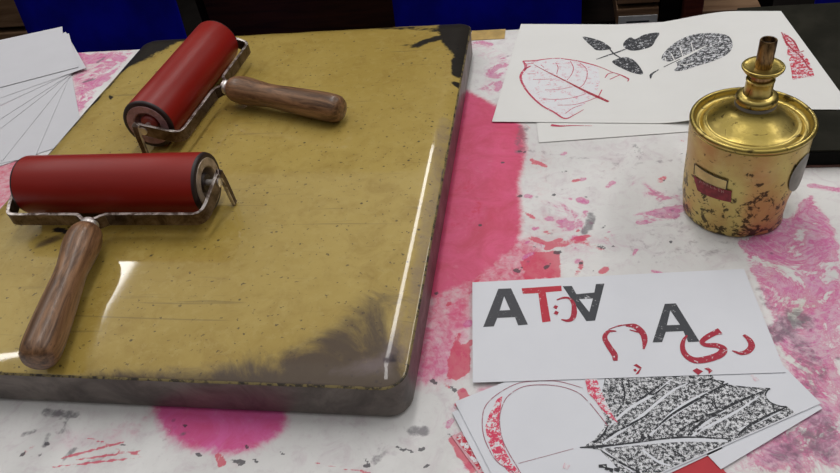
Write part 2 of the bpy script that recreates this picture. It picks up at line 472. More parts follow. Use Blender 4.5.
MAG = [('poly', [(66, 50), (120, 50), (90, 100), (74, 125), (66, 120)], .02, .42),
       ('poly', [(455, 84), (482, 98), (504, 110), (523, 126), (526, 150), (519, 185), (522, 215), (520, 245), (500, 262), (480, 280), (430, 300), (380, 300)], .009, 1),
       ('poly', [(400, 240), (535, 235), (560, 270), (560, 300), (475, 300), (475, 370), (450, 385), (400, 390)], .014, .62),
       ('poly', [(440, 300), (474, 290), (474, 330), (440, 345)], .012, .75),
       ('poly', [(150, 400), (290, 400), (286, 430), (262, 446), (232, 454), (200, 452), (172, 440), (158, 424)], .010, .95),
       ('poly', [(130, 412), (300, 405), (290, 436), (235, 462), (175, 452)], .02, .40),
       ('poly', [(-40, 160), (30, 155), (30, 240), (-40, 240)], .01, .55),
       ('poly', [(478, 384), (510, 384), (480, 396)], .006, .5),  # purple shade below the lettered card, painted as dye
       ('poly', [(520, 150), (550, 148), (560, 200), (600, 240), (570, 270), (520, 260)], .03, .28),
       ('line', [(130, 432), (60, 441)], .012, .30), ('line', [(0, 440), (120, 436)], .014, .15),
       ('line', [(560, 200), (640, 160)], .06, .10), ('line', [(600, 250), (700, 260)], .05, .12),
       ('poly', [(640, 270), (840, 250), (840, 473), (760, 473)], .03, .20)]
DET = [('poly', [(742, 246), (752, 222), (790, 218), (803, 200), (812, 195), (836, 232), (842, 262), (800, 268), (760, 264)], .006, .72),
       ('line', [(745, 240), (768, 290), (785, 330)], .008, .55),
       ('poly', [(760, 265), (845, 262), (845, 330), (800, 320), (770, 300)], .012, .66),
       ('poly', [(770, 330), (845, 320), (845, 473), (800, 473), (790, 400)], .02, .66),
       ('poly', [(720, 473), (780, 430), (845, 420), (845, 473)], .012, .62),
       ('line', [(638, 216), (660, 212), (682, 208)], .006, .55), ('line', [(640, 222), (676, 216)], .005, .45),
       ('line', [(812, 186), (838, 190)], .005, .55), ('line', [(800, 282), (835, 290)], .008, .7),
       ('poly', [(70, 52), (136, 50), (100, 90), (74, 118)], .008, .52),
       ('line', [(84, 64), (105, 60)], .007, .7), ('line', [(82, 92), (98, 86)], .007, .75), ('line', [(80, 105), (90, 98)], .006, .7),
       ('poly', [(455, 400), (445, 420), (470, 460), (440, 473), (480, 473)], .012, .45),
       ('poly', [(540, 200), (570, 190), (600, 230), (640, 250), (600, 262), (560, 262)], .02, .36),
       ('line', [(470, 38), (500, 60), (490, 90)], .02, .36), ('line', [(690, 205), (640, 185)], .02, .28)]
REDM = [('poly', [(446, 150), (490, 160), (505, 215), (470, 250), (432, 262)], .025, .40), ('poly', [(425, 270), (500, 262), (470, 300), (420, 320)], .02, .36), ('poly', [(520, 262), (536, 252), (560, 250), (562, 278), (524, 280)], .004, .8),
        ('poly', [(446, 360), (452, 345), (470, 342), (472, 372), (456, 382), (448, 378)], .003, .75),
        ('line', [(457, 335), (455, 372)], .005, .6),
        ('line', [(530, 238), (548, 244), (560, 240)], .004, .6), ('line', [(552, 246), (580, 240), (600, 248)], .006, .55),
        ('line', [(462, 392), (470, 408)], .005, .7), ('line', [(474, 398), (458, 404)], .004, .7),
        ('line', [(532, 160), (546, 166)], .004, .65), ('line', [(524, 212), (534, 218)], .003, .6),
        ('line', [(520, 120), (530, 128)], .003, .5), ('line', [(575, 238), (590, 236)], .003, .6),
        ('line', [(62, 458), (124, 442)], .0020, .60), ('line', [(75, 460), (140, 451)], .0016, .56), ('line', [(52, 467), (145, 457)], .0015, .55), ('line', [(115, 449), (142, 456)], .0015, .55),
        ('line', [(88, 438), (110, 444)], .0014, .5), ('line', [(22, 454), (34, 446)], .004, .55), ('line', [(219, 456), (222, 464)], .004, .65),
        ('line', [(450, 388), (440, 380)], .003, .5), ('line', [(455, 440), (480, 480)], .006, .62),
        ('line', [(575, 280), (582, 262)], .004, .5), ('line', [(310, 462), (370, 473)], .0015, .5), ('line', [(680, 140), (686, 142)], .002, .5)]
GREY = [('line', [(700, 255), (755, 235)], .01, .3), ('line', [(545, 150), (552, 235)], .003, .28), ('line', [(640, 196), (700, 186)], .003, .25), ('poly', [(0, 404), (140, 412), (150, 473), (0, 473)], .03, .16), ('line', [(523, 128), (520, 150)], .008, .62), ('line', [(44, 412), (76, 415)], .004, .75), ('line', [(412, 430), (424, 431)], .005, .8),  # thin lines among these paint the shade of creases in the sheet
        ('line', [(382, 452), (376, 460)], .005, .55), ('line', [(588, 228), (592, 215)], .005, .85), ('line', [(584, 232), (590, 226)], .004, .8),
        ('line', [(635, 145), (640, 152)], .003, .6), ('line', [(24, 434), (34, 431)], .003, .7), ('line', [(48, 435), (44, 446)], .003, .7),
        ('line', [(68, 415), (62, 432)], .002, .6), ('line', [(64, 458), (74, 450)], .003, .7),
        ('line', [(775, 335), (795, 315), (805, 322)], .010, .62), ('line', [(785, 325), (806, 350), (822, 375)], .008, .55),
        ('poly', [(750, 468), (810, 400), (845, 410), (845, 473)], .02, .62), ('line', [(800, 345), (812, 400)], .010, .5),
        ('line', [(690, 190), (650, 250)], .03, .22), ('line', [(98, 62), (104, 58)], .004, .8), ('line', [(84, 82), (94, 79)], .004, .85),
        ('line', [(640, 160), (600, 180)], .03, .18), ('line', [(760, 290), (785, 330)], .006, .45), ('line', [(530, 150), (620, 165), (690, 160)], .004, .32),
        ('line', [(700, 240), (660, 262)], .006, .35), ('line', [(60, 470), (190, 432)], .002, .35)]
YEL = [('poly', [(780, 300), (820, 296), (825, 312), (790, 318)], .012, .8), ('poly', [(790, 350), (830, 340), (835, 390), (810, 395)], .015, .6),
       ('poly', [(760, 473), (800, 440), (845, 450), (845, 473)], .02, .5), ('poly', [(760, 250), (780, 248), (785, 280), (765, 285)], .01, .4)]
FLECK = [('line', [(519, 151), (524, 152)], .0025, .7), ('line', [(518, 196), (521, 196)], .003, .75), ('line', [(432, 381), (436, 383)], .0025, .8),
         ('line', [(418, 343), (421, 348)], .002, .7), ('line', [(232, 460), (244, 462)], .0025, .75), ('line', [(556, 253), (560, 252)], .003, .8),
         ('line', [(598, 246), (602, 247)], .003, .75), ('line', [(602, 228), (605, 226)], .002, .7), ('line', [(584, 198), (586, 197)], .002, .7),
         ('line', [(452, 388), (455, 390)], .0025, .8), ('line', [(516, 270), (519, 271)], .003, .75), ('line', [(398, 447), (403, 450)], .002, .7),
         ('line', [(545, 268), (549, 265)], .003, .7), ('line', [(635, 150), (637, 156)], .0015, .6), ('line', [(40, 455), (42, 453)], .002, .7),
         ('line', [(562, 172), (566, 171)], .002, .6), ('line', [(676, 155), (690, 152)], .0012, .5)]

xs = np.concatenate([np.linspace(TX0 - .012, -.852, 20), np.linspace(-.85, .45, 760), np.linspace(.453, TX1, 30)]); ys = np.concatenate([np.linspace(TY0, .188, 12), np.linspace(.19, TY1 + .006, 400)])
rs = random.Random(21)
for k in range(46):                                                # small splashes scattered round the stains
    cx_, cy_ = rs.gauss(572, 38), rs.gauss(232, 30)
    if k > 34: cx_, cy_ = rs.uniform(440, 476), rs.uniform(300, 430)
    L_, a_ = rs.uniform(1, 7), rs.gauss(-.25, .5)
    ln = [(cx_, cy_), (cx_ + L_ * math.cos(a_), cy_ + L_ * math.sin(a_))]
    (DET if k % 3 else REDM).append(('line', ln, rs.uniform(.0018, .0055), rs.uniform(.40, .70)))
    if k % 3 == 0: FLECK.append(('line', [(cx_ + rs.gauss(0, 40), cy_ + rs.gauss(0, 20)), (cx_ + rs.gauss(0, 40), cy_ + 3)][:1] * 2, rs.uniform(.0015, .0028), .8))
for k in range(16):
    cx_, cy_ = rs.uniform(10, 450), rs.uniform(425, 470)
    FLECK.append(('line', [(cx_, cy_), (cx_ + rs.uniform(1, 5), cy_ + rs.uniform(-2, 3))], rs.uniform(.0012, .0022), .75))
NX, NY = len(xs), len(ys)
X, Y = np.meshgrid(xs, ys)
Z = np.zeros_like(X)
drop = np.clip(Y - (TY1 - .002), 0, 1); Z -= drop * 1.2
V = np.stack([X, Y, Z], -1).reshape(-1, 3)
idx = np.arange(NX * NY).reshape(NY, NX)
Fq = np.stack([idx[:-1, :-1], idx[:-1, 1:], idx[1:, 1:], idx[1:, :-1]], -1).reshape(-1, 4)
me = bpy.data.meshes.new('table_sheet')
me.from_pydata(V.tolist(), [], Fq.tolist())
for nm, layers in (('ink_a', (MAG, DET, REDM)), ('ink_b', (GREY, YEL, FLECK))):
    A = me.color_attributes.new(nm, 'FLOAT_COLOR', 'POINT')
    buf = np.ones((NX * NY, 4), np.float32)
    for k, ly in enumerate(layers): buf[:, k] = paint(X, Y, ly).reshape(-1)
    A.data.foreach_set('color', buf.reshape(-1))
me.polygons.foreach_set('use_smooth', np.ones(len(me.polygons), bool))
me.materials.append(M['stained_sheet'])
sh = link(bpy.data.objects.new('table_sheet', me))
tag(sh, 'off-white sheet stained with magenta dye and ink spread over the whole work table', 'table cover')

# brown tape at the far edge of the sheet
q = [at(470, 41, 0), at(505, 39.5, 0), at(505, 29.5, 0), at(470, 30, 0)]
sheet('tape_strip', [(-.103, .826), (-.0605, .826), (-.0605, .8515), (-.103, .8515)], .0003, 'packing_tape',
      'short strip of shiny brown tape on the far table edge beside the gold slab', 'tape', thick=.0004)

# ------------------------------------------------------------------ gold inking slab
SX0, SX1, SY0, SY1, SH = -.5174, -.0959, .2737, .8013, .0394
SZ0 = .0003
def slab_loop(d, r=.017, ns=110, nc=10):
    out = []; rr = max(r - d, .0004)
    x0, x1, y0, y1 = SX0 + d, SX1 - d, SY0 + d, SY1 - d
    cs = [((x1 - rr, y0 + rr), -PI / 2), ((x1 - rr, y1 - rr), 0), ((x0 + rr, y1 - rr), PI / 2), ((x0 + rr, y0 + rr), PI)]
    for i, ((cx, cy), a0) in enumerate(cs):
        for k in range(nc): 
            a = a0 + PI / 2 * k / nc
            out.append((cx + rr * math.cos(a), cy + rr * math.sin(a)))
        ex, ey = cx + rr * math.cos(a0 + PI / 2), cy + rr * math.sin(a0 + PI / 2)
        (nx, ny), na = cs[(i + 1) % 4]
        fx, fy = nx + rr * math.cos(na), ny + rr * math.sin(na)
        for k in range(ns): out.append((ex + (fx - ex) * k / ns, ey + (fy - ey) * k / ns))
    return out
DROP, ROLL = .0042, .021
slab = thing('inking_slab', 'large gold inking slab with dark rolled edges carrying two red rollers', 'slab', ((SX0 + SX1) / 2, (SY0 + SY1) / 2, SZ0))
bm = bmesh.new(); rings = []
ins = [0, .0006, .0014, .0026, .0042, .0062, .0085, .011, .0138, .017, .0205, .025]
while ins[-1] < .205: ins.append(ins[-1] + .0052)
for d in ins:
    z = SH - (DROP * (1 - d / ROLL) ** 2 if d < ROLL else 0)
    if d < .0014: z -= .0006 * (1 - d / .0014)
    rings.append([bm.verts.new((x, y, z + (.0004 * mnoise.noise(Vector((x * 30, y * 30, 0))) if d < .003 else 0))) for x, y in slab_loop(d)])
N = len(rings[0])
for i, (a, b) in enumerate(zip(rings, rings[1:])):
    for k in range(N):
        f = bm.faces.new((a[k], a[(k + 1) % N], b[(k + 1) % N], b[k])); f.material_index = 1 if i < 2 else 0
bm.faces.new(rings[-1])
tops = bm.verts[:]
bmesh.ops.recalc_face_normals(bm, faces=bm.faces)
me = bpy.data.meshes.new('slab_surface')
for f in bm.faces: f.smooth = True
bm.to_mesh(me); bm.free()
co = np.empty(len(me.vertices) * 3, np.float32); me.vertices.foreach_get('co', co); co = co.reshape(-1, 3)
XX, YY = co[:, 0].astype(float), co[:, 1].astype(float)
BRN = [('poly', [(130, 370), (250, 366), (330, 356), (380, 340), (402, 320), (412, 400), (120, 392)], .012, .72), ('line', [(0, 380), (200, 384)], .010, .5), ('poly', [(-300, 385), (410, 400), (410, 372), (395, 372), (370, 368), (330, 366), (240, 372), (120, 368), (60, 374), (-300, 380)], .010, .75),  # brown front band: dark reflection on the rolled edge put into the colour
       ('poly', [(180, 372), (300, 345), (360, 300), (400, 300), (400, 390), (200, 385)], .02, .62),
       ('line', [(70, 232), (40, 245)], .006, .35)]
BLKM = [('poly', [(436, 20), (475, 20), (472, 60), (458, 62), (450, 52), (440, 40)], .010, 1.0),
        ('line', [(416, 46), (424, 42), (440, 38)], .008, .75), ('line', [(380, 26), (440, 30)], .008, .62), ('line', [(370, 50), (410, 44)], .003, .45),
        ('line', [(457, 60), (458, 72)], .008, .9), ('line', [(456, 82), (462, 84)], .006, .9), ('line', [(466, 40), (462, 100)], .004, .7),
        ('poly', [(110, 75), (150, 22), (230, 20), (215, 34), (180, 42), (150, 56)], .010, .9), ('line', [(150, 40), (60, 136), (-10, 212)], .005, .62),
        ('line', [(55, 229), (68, 232)], .004, .8), ('line', [(200, 28), (420, 26)], .003, .6),
        ('line', [(388, 360), (392, 358)], .005, .75), ('line', [(447, 150), (425, 280)], .0025, .5), ('line', [(110, 96), (112, 99)], .003, .7)]
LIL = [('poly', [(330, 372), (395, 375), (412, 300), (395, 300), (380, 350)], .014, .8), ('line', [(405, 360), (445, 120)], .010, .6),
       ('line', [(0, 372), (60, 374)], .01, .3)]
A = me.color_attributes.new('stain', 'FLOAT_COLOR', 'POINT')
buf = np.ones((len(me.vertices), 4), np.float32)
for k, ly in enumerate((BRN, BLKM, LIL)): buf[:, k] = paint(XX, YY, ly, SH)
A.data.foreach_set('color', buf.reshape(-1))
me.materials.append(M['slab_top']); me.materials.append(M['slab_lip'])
o = link(bpy.data.objects.new('slab_surface', me)); o.parent = slab; o.matrix_parent_inverse = Matrix.Translation(-Vector(slab.location))
bm = bmesh.new(); lp = slab_loop(0.0); rr = []
for dz, dd in ((SH - DROP - .0006, .0002), (SH - DROP - .002, .0), (.022, .0005), (.004, .0005), (SZ0, .003)):
    pl = slab_loop(dd)
    rr.append([bm.verts.new((x, y, dz + (.0004 * mnoise.noise(Vector((x * 30, y * 30, 0))) if dz > .03 else 0))) for x, y in pl])
for a, b in zip(rr, rr[1:]):
    for k in range(N): bm.faces.new((a[k], b[k], b[(k + 1) % N], a[(k + 1) % N]))
bm.faces.new(rr[-1])
o = mesh_obj('slab_body', bm, 'slab_side', slab, smooth=True); o.matrix_parent_inverse = Matrix.Translation(-Vector(slab.location))
o['label'] = 'dark grey side of the slab'
sharp(o, 50)

# ------------------------------------------------------------------ black slab under the paper
BX0, BX1, BY0, BY1, BH = .208, .62, .5535, .839, .018
bs = thing('black_slab', 'dark slab with black side lying under the right end of the leaf print sheet', 'slab', ((BX0 + BX1) / 2, (BY0 + BY1) / 2, 0))
ox, oy = bs.location.x, bs.location.y
mesh_obj('slab_body', new_box(BX0 - ox, BX1 - ox, BY0 - oy, BY1 - oy, .0022, BH - .0015, bev=.001), 'black_slab_side', bs)
mesh_obj('slab_surface', new_box(BX0 - ox + .0005, BX1 - ox - .0005, BY0 - oy + .0005, BY1 - oy - .0005, BH - .0016, BH, bev=.0005), 'black_slab_top', bs)
mesh_obj('slab_base', new_box(BX0 - ox - .001, BX1 - ox + .001, BY0 - oy - .001, BY1 - oy + .001, .0003, .0023), 'rust_edge', bs)['label'] = 'thin rusty brown bottom edge'

# ------------------------------------------------------------------ brayers
RR, RL, LIFT = .0260, .1731, .0031
AX = RR + LIFT
def make_brayer(label, loc, rz, hx, hang, cap):
    t = thing('ink_roller', label, 'ink roller', loc, rz)
    h = RL / 2
    roll = mesh_obj('roller', lathe([(RR - .005, -h + .0002), (RR - .0022, -h), (RR - .0006, -h + .0008), (RR, -h + .0028), (RR, -h / 2), (RR, 0), (RR, h / 2), (RR, h - .0028),
                              (RR - .0006, h - .0008), (RR - .0022, h), (RR - .005, h - .0002)], 72, 'x'), ['red_rubber', 'rubber_dark'], t, smooth=True, loc=(0, 0, AX))
    for f in roll.data.polygons:
        if abs(f.center.x) > h - .0022: f.material_index = 1
    for s in (-1, 1):
        c = mesh_obj('end_cap', lathe([(RR - .0042, s * (h - .001)), (RR - .0048, s * (h + .0004)), (.0145, s * (h + .0004)), (.0135, s * (h - .0006)), (.0128, s * (h - .009)), (.0, s * (h - .009))], 48, 'x'),
                     cap, roll)
        sharp(c, 40); c['label'] = 'pale end ring of the roller'
        hb = mesh_obj('hub', lathe([(.0085, s * (h - .0088)), (.0085, s * (h - .003)), (.007, s * (h - .0015)), (0, s * (h - .0015))], 32, 'x'), 'hub_red' if cap == 'cap_pink' else 'hub_dark', roll)
        sharp(hb, 40)
    a = mesh_obj('axle', lathe([(0, -.0975), (.0042, -.0972), (.0042, -.0935), (.0028, -.0932), (.0028, .0932), (.0042, .0935), (.0042, .0972), (0, .0975)], 20, 'x'), 'steel_bright', t, loc=(0, 0, AX))
    sharp(a, 40)
    # frame: one flat steel bar bent round the roller
    half = [(hx + .0035, -.0425, .019), (hx + .007, -.0405, .019), (hx + .012, -.0368, .019), (hx + .018, -.0358, .019), (.050, -.0357, .019), (.080, -.0357, .019),
            (.0872, -.0350, .0192), (.0908, -.0320, .0198), (.0925, -.026, .021), (.0938, -.014, .025), (.0946, -.004, .0285), (.0948, .003, .031), (.0949, .0075, .0322)]
    left = [(-x + 2 * hx if i < 4 else -x, y, z) for i, (x, y, z) in enumerate(half)]
    pts = left[::-1] + half
    wid = [.0095, .0105, .012, .012, .012, .0115] + [.0115] * (len(pts) - 12) + [.0115, .012, .012, .012, .0105, .0095]
    pts = cat_rom(pts, 5); wid = [wid[i // 5] + (wid[min(i // 5 + 1, len(wid) - 1)] - wid[i // 5]) * (i % 5) / 5 for i in range(len(pts))]
    bm = bmesh.new(); sweep(bm, pts, wid, .003, [(0, 0, 1)] * len(pts))
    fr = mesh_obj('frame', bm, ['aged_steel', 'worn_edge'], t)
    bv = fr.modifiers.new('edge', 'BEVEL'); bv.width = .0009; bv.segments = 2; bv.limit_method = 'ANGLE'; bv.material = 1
    for s in (-1, 1):
        bm = bmesh.new()
        sweep(bm, [(s * .0949, .004, .0368), (s * .0965, .0058, .0345), (s * .0975, .0062, .026), (s * .0985, .0062, .012), (s * .0992, .0062, .0006)], [.006, .0075, .007, .0065, .006], .0032, [(0, 1, 0)] * 5)
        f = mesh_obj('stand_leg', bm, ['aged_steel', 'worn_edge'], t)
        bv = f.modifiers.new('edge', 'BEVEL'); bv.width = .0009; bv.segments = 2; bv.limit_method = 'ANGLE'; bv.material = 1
    # handle
    L = .146
    prof = [(0, 0), (.0045, 0), (.0062, .001), (.0062, .0035)]
    hd = mesh_obj('handle', lathe([(0, .0095), (.0096, .0095), (.0116, .0106), (.0130, .0135), (.0142, .019), (.0147, .026), (.0143, .034), (.0132, .044), (.0121, .055), (.0120, .064),
                                   (.0126, .078), (.0134, .096), (.0140, .115), (.0142, .128), (.0139, .136), (.0128, .1415), (.0104, .1447), (.005, .146), (0, .1462)], 40, '-y'), 'handle_wood', t, smooth=True)
    hd.location = (hx, -.0415, .0195)
    hd.rotation_euler = (math.radians(1.8), 0, hang)
    fe = mesh_obj('ferrule', lathe([(0, -.001), (.0050, -.001), (.0074, .0006), (.0078, .003), (.0066, .0045), (.0066, .0055), (.0086, .0066), (.0090, .0086), (.0080, .0098), (0, .0098)], 28, '-y'), 'steel_bright', hd)
    sharp(fe, 40)
    return t
ZS = SH + .0002
make_brayer('red ink roller with brown wooden handle pointing toward the front edge, nearest of the two', (-.3762, .4553, ZS), -.0058, -.0085, math.radians(12.5), 'cap_cream')
make_brayer('red ink roller lying diagonally at the far left of the slab, handle pointing right', (-.3837, .6337, ZS), 1.5206, .001, math.radians(-15.5), 'cap_pink')

# ------------------------------------------------------------------ brass can
CX, CY = .1494, .5002
can = thing('solvent_can', 'dented brass plunger can with red label standing on the stained table sheet', 'can', (CX, CY, .0004))
def dent(bm):
    for v in bm.verts:
        a = math.atan2(v.co.y, v.co.x); r = math.hypot(v.co.x, v.co.y)
        if r < .03: continue
        da = (a + .27 + PI) % (2 * PI) - PI
        k = math.exp(-(da / .42) ** 2) * math.exp(-((v.co.z - .020) / .019) ** 2) * .0092
        da2 = (a + 1.35 + PI) % (2 * PI) - PI
        k += math.exp(-(da2 / .22) ** 2) * math.exp(-((v.co.z - .002) / .006) ** 2) * .0022
        k += .0007 * mnoise.noise(Vector((v.co.x * 45, v.co.y * 45, v.co.z * 45)))
        v.co.x *= (r - k) / r; v.co.y *= (r - k) / r
zs = [.0, .001, .002, .004] + [.004 + .0795 * i / 26 for i in range(1, 27)]
def body_r(z): return .0412 + .0022 * min(1, z / .02) + .0010 * z / .08
bm = lathe([(0, 0)] + [(body_r(z) - (.0012 if z < .0005 else (.0004 if z < .0015 else 0)), z) for z in zs], 120); dent(bm)
mesh_obj('body', bm, 'brass_body', can, smooth=True)
bead = [(.0436 + .0021 * math.cos(a), .0866 + .0024 * math.sin(a)) for a in np.linspace(-2.0, 2.2, 14)]
top = [(.0445, .0832)] + bead + [(.0420, .0862), (.0413, .0838), (.0402, .0826), (.0375, .0825), (.0364, .0833), (.0354, .0848), (.0343, .0852), (.0332, .0849), (.0322, .0853), (.0290, .0876), (.0255, .0900),
       (.0220, .0922), (.0190, .0942), (.0168, .0960), (.0153, .0980), (.0145, .1002)]
mesh_obj('top', lathe(top, 96), 'brass_top', can, smooth=True)['label'] = 'shiny domed brass top with rolled rim'
o = mesh_obj('seal', lathe([(.0138, .0998), (.0148, .1004), (.0150, .1020), (.0144, .1032), (.0125, .1034)], 64), 'seal_grey', can); sharp(o); o['label'] = 'grey sealing ring'
o = mesh_obj('collar', lathe([(.0135, .1033), (.0149, .1038), (.0151, .1060), (.0146, .1082), (.0128, .1096), (.0104, .1102), (.0099, .1112), (.0098, .1200), (.0101, .1206), (.0101, .1220), (.0094, .1226), (.0078, .1224)], 64), 'brass_top', can); sharp(o, 42)
o = mesh_obj('plunger_stem', lathe([(.0078, .1205), (.0078, .1275)], 40), 'bronze_tube', can, smooth=True)
o = mesh_obj('plunger_disc', lathe([(.0072, .1262), (.0100, .1270), (.0132, .1290), (.0146, .1310), (.0148, .1322), (.0143, .1329), (.0125, .1322), (.0090, .1316), (.0056, .1318)], 64), 'brass_top', can, smooth=True)
o = mesh_obj('spout_tube', lathe([(.0059, .1312), (.0059, .1525), (.0056, .1532), (.0047, .1532), (.0045, .1526), (.0045, .146), (0, .146)], 40), 'bronze_tube', can); sharp(o)
mesh_obj('tube_bore', lathe([(.00448, .1495), (0, .1495)], 32), 'tube_hole', o)['label'] = 'dark hole of the tube'

def can_pt(px, py, lift):
    """where the photo's line of sight meets the side of the can"""
    d = FWD + RGT * ((px - 420.0) / FPX) - UPV * ((py - 236.5) / FPX)
    o0 = CAM - Vector((CX, CY, .0004)); r = .0440 + lift
    for _ in range(6):
        a = d.x ** 2 + d.y ** 2; b = o0.x * d.x + o0.y * d.y; c = o0.x ** 2 + o0.y ** 2 - r * r
        t_ = (-b - math.sqrt(max(b * b - a * c, 0))) / a
        p = o0 + d * t_; r = body_r(p.z) + lift
    return p
def polar(p): return math.atan2(p.y, p.x), p.z
def can_patch(name, quad, lift, mat, parent, nu=14, nv=4):
    """quad = four (angle, height) corners in order"""
    bm = bmesh.new(); g = []
    for j in range(nv + 1):
        row = []
        for i in range(nu + 1):
            u, v = i / nu, j / nv
            A_ = [(1 - u) * quad[0][k] + u * quad[1][k] for k in (0, 1)]; B_ = [(1 - u) * quad[3][k] + u * quad[2][k] for k in (0, 1)]
            a, z = [(1 - v) * A_[k] + v * B_[k] for k in (0, 1)]
            r = body_r(z) + lift
            row.append(bm.verts.new((r * math.cos(a), r * math.sin(a), z)))
        g.append(row)
    for j in range(nv):
        for i in range(nu): bm.faces.new((g[j][i], g[j][i + 1], g[j + 1][i + 1], g[j + 1][i]))
    return mesh_obj(name, bm, mat, parent, smooth=True)
zq = lambda p: polar(can_pt(680 + p[0] / 7.887, 150 + p[1] / 7.883, .0008))
lq = [zq(p) for p in ((108, 190), (362, 312), (372, 243), (116, 106))]
lb = can_patch('label', lq, .0006, 'label_yellow', can); lb['label'] = 'pale yellow panel outlined in black'
def can_line(p, q, w):
    a, b = zq(p), zq(q); r = .044; dx, dz = (b[0] - a[0]) * r, b[1] - a[1]; L = math.hypot(dx, dz)
    nx, nz = -dz / L * w / 2 / r, dx / L * w / 2
    return [(a[0] - nx, a[1] - nz), (b[0] - nx, b[1] - nz), (b[0] + nx, b[1] + nz), (a[0] + nx, a[1] + nz)]
for p, q in (((108, 190), (116, 106)), ((116, 106), (245, 195)), ((245, 195), (374, 243)), ((374, 243), (362, 316))):
    can_patch('label_edge', can_line(p, q, .0007), .0008, 'label_line', lb, 8, 1)
rq = [zq(p) for p in ((108, 250), (395, 400), (405, 335), (104, 190))]
rb = can_patch('label_band', [zq(p) for p in ((138, 318), (402, 412), (408, 325), (103, 192))], .0009, 'label_red', can); rb['label'] = 'dark red band with faint worn lettering'
for i in range(7):                                               # worn lettering
    u = .12 + i * .095
    c0 = (105 + (408 - 105) * u + 22, 192 + (330 - 192) * u + 36)
    for (ax_, ay_, bx_, by_) in [((-9, 12, 0, -14), (0, -14, 9, 14), (-5, 4, 6, 6)), ((-8, 14, -8, -12), (-8, -12, 8, 14), (8, 14, 8, -10)), ((-7, -12, -7, 14), (-7, 2, 8, -10), (-7, 2, 8, 14)),
                                 ((-7, -12, -7, 12), (-7, -12, 8, -10), (-7, 12, 8, 14)), ((-7, -12, -7, 12), (-7, -12, 6, -8), (-6, 0, 8, 14)), ((-8, -10, 8, -8), (0, -10, 0, 14), (0, 14, 6, 14)),
                                 ((-7, 12, -7, -10), (7, 14, 7, -8), (-7, 2, 7, 4))][i]:
        can_patch('label_lettering', can_line((c0[0] + ax_, c0[1] + ay_), (c0[0] + bx_, c0[1] + by_), .0005), .0011, 'label_mark', rb, 2, 1)
bm = bmesh.new()                                                  # worn oval sticker on the right
oc = (polar(can_pt(800, 168, .001))[0] + .12, .056)
cv = bm.verts.new(((body_r(oc[1]) + .0006) * math.cos(oc[0]), (body_r(oc[1]) + .0006) * math.sin(oc[0]), oc[1]))
ring = []
for k in range(36):
    a = 2 * PI * k / 36; aa, zz = oc[0] + .30 * math.cos(a), oc[1] + .0165 * math.sin(a); r = body_r(zz) + .0006
    ring.append(bm.verts.new((r * math.cos(aa), r * math.sin(aa), zz)))
ring2 = []
for k in range(36):
    a = 2 * PI * k / 36; aa, zz = oc[0] + .18 * math.cos(a), oc[1] + .008 * math.sin(a); r = body_r(zz) + .0006
    ring2.append(bm.verts.new((r * math.cos(aa), r * math.sin(aa), zz)))
for k in range(36):
    j = (k + 1) % 36; bm.faces.new((ring[k], ring[j], ring2[j], ring2[k])); bm.faces.new((ring2[k], ring2[j], cv))
mesh_obj('oval_label', bm, 'label_pale', can, smooth=True)['label'] = 'pale grey oval label on the right side'

# ------------------------------------------------------------------ papers at the top
def paper_z(x):
    k = min(1, max(0, (x - .095) / (.207 - .095))); k = k * k * (3 - 2 * k)
    return .0014 + k * (BH + .0006 - .0014)
def on_sheet(px, py, lift=.00016):
    z = .002
    for _ in range(14):
        p = at(px, py, z); z = z * .4 + .6 * (paper_z(p.x) + .0003 + lift)
    p = at(px, py, z); return p
# second sheet below
c = [at(539, 142.3, .001), at(690, 131.3, .001)]
d = (c[1] - c[0]).normalized(); nrm = Vector((-d.y, d.x, 0))
lo = sheet('paper_sheet', [c[0], c[0] + d * .175, c[0] + d * .175 + nrm * .16, c[0] + nrm * .16], .0006, 'paper_warm',
           'white sheet peeking out below the leaf print sheet left of the brass can', 'paper')
bm = bmesh.new(); ribbon(bm, [at(551, 125, .0011), at(560, 126, .0011), at(572, 125.5, .0011), at(592, 125.8, .0011)], [.004, .0025, .0012, .0006]); mesh_obj('print_trace', bm, 'ink_line_red', lo)['label'] = 'red trace of a print'
# leaf print sheet, its right end lifted by the black slab
bl, tl = at(492, 121.5, .0017), at(521, 24, .0017)
br, tr = at(853, 109.5, BH + .0009), at(781, 11, BH + .0009)
bm = bmesh.new(); nu, nv = 60, 10; TT, BB = [], []
for j in range(nv + 1):
    v = j / nv; r1, r2 = [], []
    for i in range(nu + 1):
        u = i / nu
        p = (bl * (1 - u) + br * u) * (1 - v) + (tl * (1 - u) + tr * u) * v
        z = paper_z(p.x)
        r1.append(bm.verts.new((p.x, p.y, z + .0003))); r2.append(bm.verts.new((p.x, p.y, z)))
    TT.append(r1); BB.append(r2)
for j in range(nv):
    for i in range(nu):
        bm.faces.new((TT[j][i], TT[j][i + 1], TT[j + 1][i + 1], TT[j + 1][i])); bm.faces.new((BB[j][i], BB[j + 1][i], BB[j + 1][i + 1], BB[j][i + 1]))
for i in range(nu):
    bm.faces.new((TT[0][i], BB[0][i], BB[0][i + 1], TT[0][i + 1])); bm.faces.new((TT[nv][i], TT[nv][i + 1], BB[nv][i + 1], BB[nv][i]))
for j in range(nv):
    bm.faces.new((TT[j][0], TT[j + 1][0], BB[j + 1][0], BB[j][0])); bm.faces.new((TT[j][nu], BB[j][nu], BB[j + 1][nu], TT[j + 1][nu]))
lp_sheet = mesh_obj('leaf_print_sheet', bm, 'paper_warm', smooth=False)
tag(lp_sheet, 'large white sheet with two red and two black leaf prints behind the brass can', 'paper')
sharp(lp_sheet, 60)

